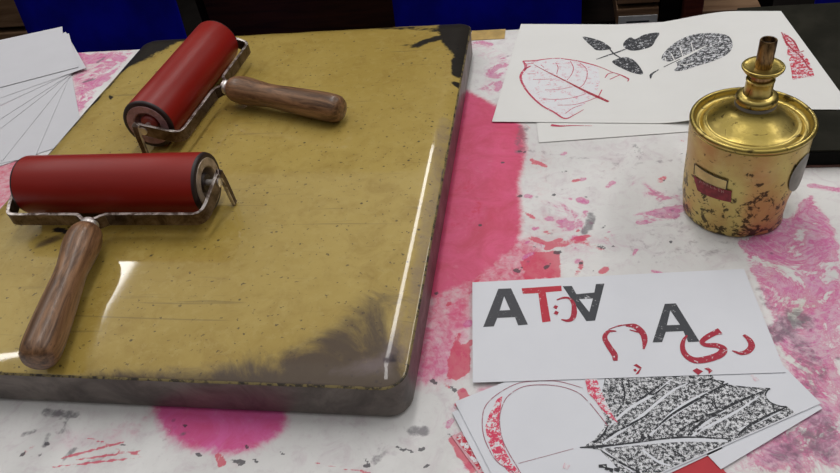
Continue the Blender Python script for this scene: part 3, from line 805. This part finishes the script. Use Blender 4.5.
def drape(bm, lift):
    for _ in range(2):
        es = [e for e in bm.edges if e.calc_length() > .006]
        if es: bmesh.ops.subdivide_edges(bm, edges=es, cuts=4, use_grid_fill=True)
        bmesh.ops.triangulate(bm, faces=bm.faces[:])
    for v in bm.verts: v.co.z = paper_z(v.co.x) + .0003 + lift
def ribs(bm, put, lines, x0, y0, k, w):
    for L in lines: ribbon(bm, [put(*p) for p in zoomed(L, x0, y0, k)], w, 5)
# 1 red outline leaf
Z3 = (510, 50, 6.31)
main = [(85, 72), (100, 110), (72, 150), (70, 190), (110, 262), (190, 342), (270, 388), (345, 432), (400, 412), (465, 375)]
upper = [(80, 70), (150, 68), (220, 58), (300, 52), (370, 60), (440, 72), (540, 98), (600, 120), (640, 138), (700, 158), (748, 182)]
bm = bmesh.new()
ngon(bm, [on_sheet(*p, .00010) for p in zoomed(outline([(85, 72), (150, 68), (300, 54), (440, 76), (540, 100), (560, 140), (560, 240), (480, 330), (400, 405), (345, 428), (270, 385), (190, 338), (112, 260), (74, 190), (80, 120)], 3), *Z3)])
drape(bm, .00012)
lf = mesh_obj('leaf_print', bm, 'ink_faint_red', lp_sheet); lf['label'] = 'large pale red veined leaf print at left'
bm = bmesh.new()
put = lambda x, y: on_sheet(x, y, .00018)
ribs(bm, put, [main], *Z3, [.0020, .0034, .0030, .0026, .0022, .0022, .0022, .0020, .0012, .0006])
ribs(bm, put, [upper], *Z3, [.0022, .0030, .0018, .0016, .0020, .0024, .0016, .0010, .0010, .0016, .0026])
ribs(bm, put, [[(82, 72), (100, 88), (150, 82)], [(95, 120), (130, 100)]], *Z3, .002)
ribs(bm, put, [[(720, 165), (748, 182), (742, 198)], [(600, 175), (620, 150), (660, 142)], [(630, 185), (690, 158)], [(560, 290), (580, 250)]], *Z3, .0012)
ribs(bm, put, [[(288, 80), (303, 110), (295, 150)], [(380, 70), (400, 110), (390, 150), (360, 190)], [(440, 80), (482, 120), (485, 170), (465, 215), (440, 236)],
               [(145, 185), (200, 186), (265, 182)], [(220, 252), (300, 250), (395, 232)], [(200, 308), (300, 312), (400, 300), (480, 275)], [(300, 348), (400, 345), (480, 325), (545, 300)],
               [(350, 400), (400, 365), (460, 345)], [(195, 95), (215, 110)], [(110, 150), (160, 150)]], *Z3, .0009)
mesh_obj('leaf_vein', bm, 'ink_line_red', lf)
bm = bmesh.new(); ribs(bm, put, [[(150, 92), (240, 140), (350, 195), (480, 262), (560, 298), (622, 326)]], *Z3, [.0008, .0014, .0020, .0034, .0040, .0030]); mesh_obj('leaf_midrib', bm, 'ink_script_red', lf)
# 2 black sprig
Z4 = (570, 25, 4.94)
bm = bmesh.new()
for L in ([(62, 58), (105, 64), (160, 82), (195, 106), (202, 118), (170, 124), (130, 124), (108, 106), (85, 86)],
          [(262, 100), (272, 78), (300, 60), (322, 70), (370, 46), (440, 38), (425, 70), (404, 104), (360, 120), (310, 127), (280, 118)],
          [(208, 180), (240, 165), (275, 158), (310, 170), (340, 200), (362, 243), (310, 236), (270, 220), (230, 200)]):
    ngon(bm, [on_sheet(*p) for p in zoomed(outline(L, 3), *Z4)])
drape(bm, .00012)
lf = mesh_obj('leaf_print', bm, 'ink_sprig_black', lp_sheet); lf['label'] = 'black print of a sprig of three leaves'
bm = bmesh.new(); put2 = lambda x, y: on_sheet(x, y, .00022)
ribs(bm, put2, [[(130, 170), (180, 152), (240, 132), (290, 112)]], *Z4, [.0012, .0022, .0026, .0014])
ribs(bm, put2, [[(190, 110), (215, 140), (245, 160), (280, 182)]], *Z4, [.0012, .0022, .0018, .0012])
mesh_obj('leaf_stem', bm, 'ink_vein_black', lf)
# 3 black oval leaf
bm = bmesh.new()
ngon(bm, [on_sheet(*p) for p in zoomed(outline([(452, 168), (468, 132), (520, 86), (590, 52), (660, 40), (740, 42), (785, 56), (803, 90), (795, 125), (760, 155), (700, 180), (620, 205), (560, 224), (512, 226), (530, 205), (520, 180), (480, 180)], 3), *Z4)])
drape(bm, .00012)
lf = mesh_obj('leaf_print', bm, 'ink_leaf_black', lp_sheet); lf['label'] = 'black print of one broad oval leaf'
bm = bmesh.new(); ribs(bm, lambda x, y: on_sheet(x, y, .0002), [[(440, 222), (500, 192), (560, 164), (620, 132), (680, 98)]], *Z4, [.004, .0085, .0070, .0045, .001])
ribs(bm, lambda x, y: on_sheet(x, y, .0002), [[(520, 180), (500, 140)], [(560, 160), (545, 110)], [(480, 196), (470, 160)], [(610, 136), (600, 90)], [(560, 200), (610, 190)], [(540, 190), (580, 200)]], *Z4, .0014)
mesh_obj('leaf_gap', bm, 'paper_warm', lf)['label'] = 'bare paper along the midrib'
bm = bmesh.new(); ribs(bm, lambda x, y: on_sheet(x, y, .00026), [[(398, 264), (400, 248), (412, 236), (450, 214), (560, 160), (680, 95), (740, 70)]], *Z4, [.0012, .0030, .0022, .0014, .0010, .0008, .0006])
mesh_obj('leaf_midrib', bm, 'ink_vein_black', lf)
# 4 red broken leaf on the lifted end
Z7 = (740, 0, 4.73)
bm = bmesh.new()
ngon(bm, [on_sheet(*p) for p in zoomed([(194, 150), (225, 163), (258, 192), (280, 240), (300, 258), (322, 280), (342, 325), (352, 360), (300, 366), (248, 378), (242, 330), (232, 280), (243, 264), (222, 260), (226, 225), (206, 190)], *Z7)])
drape(bm, .00012)
lf = mesh_obj('leaf_print', bm, 'ink_leaf_red', lp_sheet); lf['label'] = 'dark red leaf print cut off straight at its lower end'
bm = bmesh.new(); ribs(bm, put2, [[(196, 152), (230, 215), (290, 270), (330, 330)], [(270, 252), (302, 240)], [(205, 160), (250, 190), (280, 242)]], *Z7, [.0012, .0022, .0012])
mesh_obj('leaf_midrib', bm, 'ink_script_red', lf)
# ------------------------------------------------------------------ fan of blank sheets at the left
FAN = [(-152.8, 'topmost white sheet of the fan lying at the far left of the table', (-.6290, .7975)), (-158.0, 'white sheet directly beneath the topmost sheet of the left fan', (-.652, .800)),
       (-140.6, 'white sheet third from the top in the left fan, its tip reaching furthest right', (-.6170, .7960)),
       (-126.3, 'white sheet fourth from the top in the left fan', (-.6265, .7965)), (-110.0, 'white sheet fifth from the top in the left fan', (-.629, .7935)),
       (-101.0, 'white sheet sixth from the top in the left fan', (-.632, .7925)), (-84.4, 'white sheet third from the bottom in the left fan', (-.634, .791)),
       (-72.7, 'white sheet second from the bottom in the left fan', (-.6372, .790)), (-57.0, 'lowest white sheet of the left fan, beside the gold slab', (-.645, .801))]
for k, (a, lab, pv) in enumerate(FAN):
    a = math.radians(a); d = Vector((math.cos(a), math.sin(a), 0)); u = Vector((d.y, -d.x, 0)); p = Vector((*pv, 0)); L = .21 if k < 6 else .203
    z = .0005 + (len(FAN) - 1 - k) * .00055
    q = [p + u * .148, p + d * L + u * .148, p + d * L, p]
    if k == 0: e_ = Vector((-.7015, .9030, 0)) - p; q = [p + e_, p + e_ + d * L, p + d * L, p]
    if k == 1: e_ = Vector((-.7270, .9290, 0)) - p; q = [p + e_, p + e_ + d * L, p + d * L, p]
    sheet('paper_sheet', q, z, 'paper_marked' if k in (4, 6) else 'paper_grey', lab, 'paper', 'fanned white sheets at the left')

# ------------------------------------------------------------------ cards at the front right
ZC = {'base': .0004, 'red': .0008, 'small': .0014, 'back': .0014, 'leaf': .0022, 'word': .0029}
def rect_from(p0, ang, w, d_):
    u = Vector((math.cos(ang), math.sin(ang), 0)); v = Vector((-u.y, u.x, 0)); p0 = Vector((p0[0], p0[1], 0))
    return [p0, p0 + u * w, p0 + u * w + v * d_, p0 + v * d_]
# lowest: pale red printed card peeking out at the left
c = at(452, 437, ZC['base'])
cb = sheet('printed_card', rect_from((c.x + .088 * math.sin(.66) + .0, c.y - .088 * math.cos(.66)), .66, .12, .088), ZC['base'], 'print_border',
      'card with pale red texture peeking out at the left bottom of the front pile', 'card')
bm = bmesh.new(); q = rect_from((c.x + .086 * math.sin(.66) + .001, c.y - .086 * math.cos(.66) + .001), .66, .116, .084); ngon(bm, [p + Vector((0, 0, ZC['base'] + .0005)) for p in q]); mesh_obj('texture_print', bm, 'ink_leaf_red', cb)
# red card
q = [at(640, 480, .001), at(742, 486, .001), at(722, 470, .001), at(690, 440, .001), at(600, 430, .001)]
sheet('red_card', [at(*p, ZC['red']) for p in ((600, 500), (742, 492), (700, 442), (610, 446))], ZC['red'], 'red_card', 'plain red card showing under the black leaf print at the bottom edge', 'card')
# small white card
p0 = at(721, 469.5, ZC['small']); p1 = at(822.5, 408.5, ZC['small']); a = math.atan2(p1.y - p0.y, p1.x - p0.x)
sheet('blank_card', rect_from(p0, a, (p1 - p0).length, .128), ZC['small'], 'paper', 'blank white card showing as a strip at the right below the leaf print', 'card')
# card behind at the left
p0 = at(452, 412.5, ZC['back']); p1 = at(484, 473, ZC['back']); a = math.atan2(p1.y - p0.y, p1.x - p0.x); u = Vector((math.cos(a), math.sin(a), 0))
q0 = p0 + u * .1
sheet('blank_card', rect_from(q0, a + PI / 2, .14, .1), ZC['back'], 'paper', 'blank white card peeking out at the left beneath the black leaf print', 'card')
# leaf card
q = [Vector(p) for p in ((-.0185, .1992, 0), (.1673, .3001, 0), (.1181, .3906, 0), (-.0676, .2896, 0))]
lc = sheet('leaf_print_card', q, ZC['leaf'], 'paper', 'white card with big black leaf print and red arcs under the lettered card', 'card')
zl = ZC['leaf'] + .0003
def keep_in(P, corners, m_=.0008):
    """trim a print to the edges of its card"""
    n = len(corners)
    for i in range(n):
        a, b = corners[i], corners[(i + 1) % n]; e = (b - a).normalized(); nn = Vector((-e.y, e.x, 0))
        out = []
        for j in range(len(P)):
            p, r = P[j], P[(j + 1) % len(P)]
            dp, dr = (p - a).dot(nn) - m_, (r - a).dot(nn) - m_
            if dp >= 0: out.append(p)
            if (dp >= 0) != (dr >= 0): out.append(p + (r - p) * (dp / (dp - dr)))
        P = out
        if len(P) < 3: return []
    return P
corn = [Vector((p.x, p.y, 0)) for p in q]
def lay(pts, z):
    P = [at(*p, z) for p in pts]
    P = [Vector((p.x, p.y, 0)) for p in P]; P = keep_in(P, corn)
    return [Vector((p.x, p.y, z)) for p in P]
ZA = (580, 375, 4.83); ZB = (640, 370, 4.2)
lowtip = zoomed([(600, 500), (480, 500), (300, 500)], *ZA)
leafpoly = [(606, 372), (602, 392), (598, 404), (606, 418), (604, 428), (594, 440), (582, 447.5), (600, 450), (612, 462), (624, 476), (640, 520), (760, 500), (800, 420), (796, 413),
            (787, 406.5), (780, 406), (770, 402), (765.5, 396), (767, 391), (770, 388.5), (760, 388), (745, 387), (732, 385.5), (722, 384), (724, 381), (715, 379.5), (710, 372)]
bm = bmesh.new(); P = lay(leafpoly, zl + .0001); ngon(bm, P)
lf = mesh_obj('leaf_print', bm, 'ink_grain_black', lc); lf['label'] = 'large grainy black print of a lobed leaf'
def strokes(bm, lines, z, w, tf=None):
    for L in lines:
        pts = zoomed(L, *tf) if tf else L
        P = cat_rom([at(*p, z) for p in pts], 5) if len(pts) > 2 else [at(*p, z) for p in pts]
        ok = []
        for p in P:
            f = Vector((p.x, p.y, 0)); ins_ = all((f - corn[i]).dot(Vector((-(corn[(i + 1) % 4] - corn[i]).normalized().y, (corn[(i + 1) % 4] - corn[i]).normalized().x, 0))) > .0012 for i in range(4))
            if ins_: ok.append(p)
        if len(ok) > 1: ribbon(bm, ok, w, smooth=False)
bm = bmesh.new()                                                   # bare paper beside the veins
strokes(bm, [[(100, 352), (250, 335), (400, 318), (520, 312), (680, 318), (850, 322)]], zl + .0002, [.001, .002, .003, .0034, .0028, .0014], ZA)
strokes(bm, [[(110, 330), (200, 270), (300, 195), (440, 80), (520, 40)], [(330, 300), (450, 180), (560, 110), (680, 60)], [(150, 240), (240, 160), (360, 90), (440, 20)]], zl + .0002, [.0013, .002, .002, .0016, .0008], ZA)
strokes(bm, [[(540, 300), (620, 220), (700, 170)], [(100, 350), (160, 400), (260, 470)], [(430, 345), (520, 410)], [(300, 360), (380, 420), (450, 440)]], zl + .0002, [.0014, .0018, .001], ZA)
strokes(bm, [[(240, 260), (330, 215), (420, 165), (500, 110)], [(420, 250), (500, 215), (590, 175)], [(100, 215), (200, 150), (330, 75)]], zl + .0002, [.0017, .0018, .0008], ZB)
mesh_obj('leaf_gap', bm, 'ink_paper_gap', lf)['label'] = 'bare paper beside the veins'
bm = bmesh.new()
strokes(bm, [[(0, 350), (100, 344), (250, 328), (400, 308), (520, 300), (680, 305), (800, 310)]], zl + .0003, [.0008, .0020, .0012, .0012, .0014, .0010, .0006], ZA)
strokes(bm, [[(200, 275), (240, 235), (330, 175), (420, 130), (535, 82)], [(60, 250), (130, 190), (220, 135), (340, 70), (370, 55)], [(400, 285), (450, 240), (520, 200), (615, 155)], [(320, 165), (310, 120)]], zl + .0003, [.0010, .0015, .0019, .0016, .0008], ZB)
strokes(bm, [[(65, 330), (110, 290), (135, 245)], [(140, 290), (240, 240), (330, 190)], [(310, 60), (350, 95), (420, 45)], [(150, 30), (145, 100)], [(235, 30), (240, 100)], [(110, 370), (190, 420), (290, 473)], [(420, 345), (510, 400)]], zl + .0003, [.0008, .0016, .0008], ZA)
strokes(bm, [[(90, 440), (130, 440)], [(120, 450), (160, 462)], [(165, 455), (190, 460)]], zl + .0003, [.002, .005, .003], ZA)
strokes(bm, [[(300, 310), (310, 295)], [(330, 305), (340, 295)]], zl + .0003, [.002, .004], ZA)
mesh_obj('leaf_vein', bm, 'ink_vein_black', lf)
bm = bmesh.new(); strokes(bm, [[(796, 413.5), (787, 406.5)], [(787, 406.5), (780, 406), (770, 402), (765.5, 396), (767, 391), (770, 388.5)], [(770, 388.5), (760, 388.2), (745, 387), (732, 385.5), (722, 384), (715, 380)], [(722, 384), (724, 381)]], zl + .00035, .0009)
strokes(bm, [[(200, 20), (215, 110), (160, 210)], [(270, 130), (330, 90), (400, 40)], [(460, 290), (510, 250), (560, 225), (676, 190)], [(560, 230), (600, 200), (660, 180)], [(590, 30), (640, 15)]], zl + .00035, .0011, ZA)
mesh_obj('leaf_rim', bm, 'ink_sprig_black', lf)
ZD = (440, 370, 4.2)
bm = bmesh.new()
P = lay(zoomed([(262, 110), (240, 122), (205, 190), (190, 240), (202, 300), (232, 372), (280, 420), (320, 460), (360, 460), (300, 388), (276, 340), (258, 280), (250, 215), (256, 150)], *ZD), zl + .00015); ngon(bm, P)
ar = mesh_obj('arc_print', bm, 'ink_arc_red', lc); ar['label'] = 'red curved band print at left'
bm = bmesh.new(); P = lay(zoomed([(22, 10), (78, 10), (102, 80), (130, 138), (155, 190), (185, 232), (140, 202), (100, 160), (70, 118), (40, 90)], *ZA), zl + .0004); ngon(bm, P)
mesh_obj('arc_print', bm, 'ink_arc_red', lc)['label'] = 'short red band print over the black leaf'
bm = bmesh.new()
strokes(bm, [[(420, 45), (330, 55), (250, 95), (195, 145), (178, 200), (182, 270), (205, 330), (240, 385), (300, 425), (360, 470)], [(620, 130), (580, 95), (510, 70), (430, 62), (350, 70), (290, 105), (262, 150), (250, 210), (262, 290), (290, 350), (320, 400), (360, 470)],
             [(420, 45), (500, 48), (600, 75)], [(630, 140), (670, 190), (705, 235)]], zl + .0002, .0006, ZD)
strokes(bm, [[(330, 392), (450, 360), (560, 330)]], zl + .0002, .0003, ZD)
mesh_obj('arc_outline', bm, 'ink_line_thin', ar)
bm = bmesh.new(); strokes(bm, [[(525, 415), (535, 395)]], zl + .0002, [.003, .004], ZD); mesh_obj('ink_smudge', bm, 'ink_pink_smudge', lc); bm = bmesh.new(); strokes(bm, [[(470, 20), (492, 45)]], zl + .0002, [.002, .0035], ZB); mesh_obj('ink_smudge', bm, 'ink_pink_smudge', lc)
# lettered card
q = [Vector(p) for p in ((-.0569, .3078, 0), (.1523, .3257, 0), (.1439, .4246, 0), (-.0654, .4066, 0))]
zc0 = ZC['word']
kz = 1 - zc0 / CAM.z
q = [Vector((p.x * kz, p.y * kz, 0)) for p in q]
wc = sheet('lettered_card', q, zc0, 'paper', 'white card printed with black and red letters lying on top of the front pile', 'card')
zw = zc0 + .0003 + .00015
ZE = (470, 265, 3.78); ZF = (590, 265, 3.786)
def letter_a(name, mat, pts, hole, tf):
    """pts: foot out, apex out, apex out2, foot2 out, foot2 in, bar r, bar l, foot in; hole: apex, base l, base r"""
    P = [at(*p, zw) for p in zoomed(pts, *tf)]; Hh = [at(*p, zw) for p in zoomed(hole, *tf)]
    mt = (P[1] + P[2]) / 2; mb = (P[5] + P[6]) / 2; hb = (Hh[1] + Hh[2]) / 2
    bm = bmesh.new()
    ngon(bm, [P[0], P[1], mt, Hh[0], Hh[1], hb, mb, P[6], P[7]]); ngon(bm, [mt, P[2], P[3], P[4], P[5], mb, hb, Hh[2], Hh[0]])
    return mesh_obj(name, bm, mat, wc)
letter_a('printed_letter', 'ink_solid_black', [(50, 234), (107, 90), (155, 88), (219, 225), (182, 228), (170, 197), (103, 200), (90, 232)], [(129, 118), (112, 172), (152, 170)], ZE)['label'] = 'dark grey letter A'
bm = bmesh.new(); ngon(bm, [at(*p, zw) for p in zoomed([(195, 88), (345, 78), (347, 98), (286, 103), (305, 213), (273, 217), (258, 106), (200, 109)], *ZE)])
mesh_obj('printed_letter', bm, 'ink_letter_red', wc)['label'] = 'red letter T'
letter_a('printed_letter', 'ink_worn_black', [(350, 80), (440, 212), (473, 210), (508, 70), (476, 72), (470, 104), (402, 110), (385, 79)], [(451, 178), (412, 129), (465, 126)], ZE)['label'] = 'dark grey letter A upside down'
letter_a('printed_letter', 'ink_worn_black', [(237, 293), (283, 147), (325, 145), (415, 290), (372, 292), (353, 250), (287, 253), (273, 292)], [(304, 172), (291, 228), (341, 226)], ZF)['label'] = 'dark grey letter A at the right'
def script(label, curves, dots, tf):
    bm = bmesh.new(); z = zw + .00012
    for L, w in curves: ribbon(bm, [at(*p, z) for p in zoomed(L, *tf)], w, 8)
    for dpts in dots: ngon(bm, [at(*p, z) for p in zoomed(dpts, *tf)])
    mesh_obj('printed_letter', bm, 'ink_script_red', wc)['label'] = label
script('small red turned script letter with two dots', [([(328, 132), (352, 124), (375, 126), (390, 145), (394, 175), (388, 200), (370, 210), (345, 206)], [.0010, .0022, .0020, .0030, .0042, .0040, .0026, .0010])],
       [[(314, 160), (322, 150), (333, 156), (326, 167)], [(316, 183), (324, 172), (336, 178), (329, 190)]], ZE)
script('red curved script letter opening downward with a dot below', [([(96, 362), (92, 338), (72, 308), (56, 275), (70, 252), (100, 250)], [.0030, .0046, .0042, .0036, .0026, .0008]), ([(70, 244), (110, 230), (150, 225)], [.0006, .0012, .0010]),
       ([(135, 228), (170, 232), (198, 256), (207, 285), (203, 318)], [.0020, .0048, .0048, .0040, .0014]), ([(150, 245), (185, 255)], [.0008, .0016])],
       [[(165, 380), (176, 374), (196, 388), (188, 392)], [(196, 388), (184, 412), (172, 414), (186, 396)], [(163, 396), (172, 392), (178, 400), (170, 404)]], ZF)
script('large red looping script letter with two dots below', [([(494, 250), (470, 258), (440, 275), (424, 292), (440, 303), (480, 305), (505, 318), (490, 340), (440, 357), (395, 360), (362, 340), (350, 310), (356, 282), (368, 266)],
       [.0060, .0042, .0040, .0034, .0036, .0044, .0052, .0054, .0054, .0052, .0044, .0034, .0024, .0010])],
       [[(388, 400), (404, 390), (428, 402), (410, 416)], [(432, 392), (448, 388), (464, 400), (450, 412), (448, 400)]], ZF)
script('small red hook shaped script letter at right', [([(582, 264), (604, 284), (612, 306), (598, 326), (570, 334), (538, 324)], [.0022, .0040, .0044, .0040, .0030, .0008])], [], ZF)

# ------------------------------------------------------------------ beyond the table: blue chairs, drawers, shelves
def make_chair():
    t = thing('blue_chair', 'x', 'chair', group='blue chairs beyond the table')
    bm = bmesh.new(); g = []; nx, nz = 18, 16
    for sgn in (0, 1):
        rows = []
        for j in range(nz + 1):
            v = j / nz; row = []
            hw = .158 * (1 - .10 * max(0, v - .75) / .25)
            for i in range(nx + 1):
                u = i / nx * 2 - 1
                zz = .40 + .42 * v; cr_ = 1
                if v > .85: zz -= .05 * abs(u) ** 4 * (v - .85) / .15
                yy = .0 + .05 * v - .030 * (1 - u * u) * -1 + sgn * .006
                yy += .006 * math.sin(u * 7) * (1 - v) * .6
                row.append(bm.verts.new((hw * u, yy, zz)))
            rows.append(row)
        g.append(rows)
    for s in (0, 1):
        for j in range(nz):
            for i in range(nx):
                f = (g[s][j][i], g[s][j][i + 1], g[s][j + 1][i + 1], g[s][j + 1][i]); bm.faces.new(f if s == 0 else f[::-1])
    for j in range(nz):
        for i in (0, nx): bm.faces.new((g[0][j][i], g[0][j + 1][i], g[1][j + 1][i], g[1][j][i]))
    for i in range(nx):
        for j in (0, nz): bm.faces.new((g[0][j][i], g[0][j][i + 1], g[1][j][i + 1], g[1][j][i]))
    mesh_obj('backrest', bm, 'blue_plastic', t, smooth=True)
    bm = new_box(-.17, .17, -.36, .03, .405, .425, bev=.009); mesh_obj('seat', bm, 'blue_plastic', t)
    for sx in (-1, 1):
        for y0, y1 in ((-.30, -.35), (-.02, .04)):
            bm = bmesh.new(); tube(bm, [(sx * .13, y0, .405), (sx * .15, (y0 + y1) / 2, .2), (sx * .175, y1, 0)], .011)
            mesh_obj('leg', bm, 'chair_steel', t, smooth=True)
    return t
ch = make_chair()
YC = 1.13
spots = [(at_y(484, 10, YC).x, YC, 'blue chair tucked behind the middle of the table, right of the gold slab'), (at_y(84, 10, YC).x, YC, 'blue chair behind the table at the far left, beyond the fan of sheets'),
         (at_y(831, 2, YC).x + .155, YC + .03, 'blue chair of which only a sliver shows in the far right corner')]
for i, (x, y, lab) in enumerate(spots):
    if i == 0: o = ch
    else:
        o = ch.copy(); link(o)
        for c_ in ch.children:
            k = c_.copy(); link(k); k.parent = o
    o.location = (x, y, FZ); o['label'] = lab

YB = 1.34
def bxp(px, py): return at_y(px, py, YB)
def cabinet(name, label, x0, x1, ztop, wood_front, wood_body, rows, zoff=0, pull=True, labels=False):
    t = thing(name, label, 'cabinet', ((x0 + x1) / 2, YB, FZ)); w = (x1 - x0) / 2; H = ztop - FZ
    bm = bmesh.new()
    box(bm, -w, -w + .02, .012, .45, 0, H); box(bm, w - .02, w, .012, .45, 0, H); box(bm, -w, w, .012, .45, H - .02, H); box(bm, -w, w, .43, .45, 0, H); box(bm, -w + .02, w - .02, .03, .43, 0, .06)
    mesh_obj('carcass', bm, wood_body, t)
    z = .06 + zoff
    dh = (H - .03 - z) / rows
    for r in range(rows):
        d_ = mesh_obj('drawer', new_box(-w + .023, w - .023, 0, .40, z + r * dh + .006, z + (r + 1) * dh - .006, bev=.003), wood_front, t)
        zc = z + (r + .5) * dh
        if pull:
            bm = lathe([(0, 0), (.008, 0), (.006, .008), (.011, .014), (.012, .018), (.008, .022), (0, .023)], 20, '-y')
            mesh_obj('knob', bm, 'brass_pull', d_, smooth=True, loc=(0, 0, zc))
    return t
# brown chest at the left
zt = at_y(6, 11, YB).z
xa = at_y(0, 0, YB).x
cabinet('drawer_chest', 'brown wooden drawer chest behind the blue chair at the far left', xa - .4, xa + .10, zt + .006 + .103 * 2 + .03, 'wood_brown', 'wood_brown', 9, pull=True)
# dark drawer cabinet in the middle
x0, x1 = at_y(240, 5, YB).x, at_y(400, 5, YB).x
zl_ = at_y(315, 1, YB).z
cabinet('drawer_cabinet', 'dark reddish wooden drawer cabinet behind the gold slab', x0 - .1, x1 + .02, zl_ + .012 + .13 + .03, 'wood_dark', 'wood_black', 6, pull=False)
# shelf unit at the right with one labelled drawer
sx0, sx1 = at_y(580, 5, YB).x, at_y(742, 5, YB).x
st = thing('shelf_unit', 'dark wooden shelf unit with labelled drawer and reddish upright behind the leaf print sheet', 'shelf', (0, YB, FZ))
H = .80
zf = lambda px, py: at_y(px, py, YB).z - FZ
xf = lambda px: at_y(px, 10, YB).x
mesh_obj('back_panel', new_box(xf(565), xf(840), .40, .42, 0, H), 'wood_black', st)
mesh_obj('upright', new_box(xf(660), xf(680), 0, .40, 0, H, bev=.003), 'wood_black', st)
mesh_obj('upright', new_box(xf(682), xf(701), -.02, .40, 0, H, bev=.003), 'wood_red', st)['label'] = 'reddish brown upright'
mesh_obj('upright', new_box(xf(566), xf(578), 0, .40, 0, H, bev=.003), 'wood_black', st)
dr = mesh_obj('drawer', new_box(xf(617), xf(659), 0, .38, zf(640, 26), zf(640, 8.5), bev=.002), 'wood_brown', st)
mesh_obj('drawer_label', new_box(xf(619), xf(658), -.003, .001, zf(640, 27), zf(640, 15.2)), 'card_white', dr)['label'] = 'white paper label'
mesh_obj('label_line', new_box(xf(627), xf(650), -.004, -.001, zf(640, 21.2), zf(640, 20)), 'tin_dark', dr)
mesh_obj('drawer', new_box(xf(617), xf(659), 0, .38, zf(640, 3.5), zf(640, -12), bev=.002), 'wood_brown', st)
mesh_obj('shelf_board', new_box(xf(701), xf(760), -.01, .40, zf(720, 19), zf(720, 8), bev=.002), 'wood_brown', st)
mesh_obj('shelf_board', new_box(xf(578), xf(617), .02, .40, zf(600, 34), zf(600, 26), bev=.002), 'wood_black', st)
# ------------------------------------------------------------------ light: ceiling tubes and the pale ceiling's glow
def lamp(x, y, z, sx, sy, e, col=(1, .985, .965)):
    l = bpy.data.lights.new('ceiling_tube', 'AREA'); l.shape = 'RECTANGLE'; l.size = sx; l.size_y = sy; l.energy = e; l.color = col
    o = bpy.data.objects.new('ceiling_tube', l); link(o); o.location = (x, y, z)
lamp(-.22, 2.7, 2.1, .22, 4.4, 36)
lamp(-2.27, 2.4, 2.1, .15, 3.4, 26)
lamp(1.6, 2.0, 2.1, .20, 3.2, 28)
w = bpy.data.worlds.new('room_glow'); scene.world = w; w.use_nodes = True
nt = w.node_tree; bg = nt.nodes['Background']; tc = nt.nodes.new('ShaderNodeTexCoord')
sp = nt.nodes.new('ShaderNodeSeparateXYZ'); nt.links.new(tc.outputs['Generated'], sp.inputs[0])
rp = nt.nodes.new('ShaderNodeValToRGB'); nt.links.new(sp.outputs[2], rp.inputs[0])
rp.color_ramp.elements[0].position = 0.0; rp.color_ramp.elements[0].color = (.02, .018, .016, 1)
rp.color_ramp.elements[1].position = .93; rp.color_ramp.elements[1].color = (.98, .98, .985, 1)
e_ = rp.color_ramp.elements.new(.32); e_.color = (.06, .057, .053, 1)
e_ = rp.color_ramp.elements.new(.42); e_.color = (.30, .298, .295, 1)
e_ = rp.color_ramp.elements.new(.54); e_.color = (.38, .377, .37, 1)
e_ = rp.color_ramp.elements.new(.80); e_.color = (.48, .477, .475, 1)
nt.links.new(rp.outputs[0], bg.inputs[0]); bg.inputs[1].default_value = 1.0

scene.view_settings.view_transform = 'Standard'
scene.view_settings.look = 'None'
scene.view_settings.gamma = 1
scene.view_settings.use_curve_mapping = False
scene.view_settings.exposure = -0.14
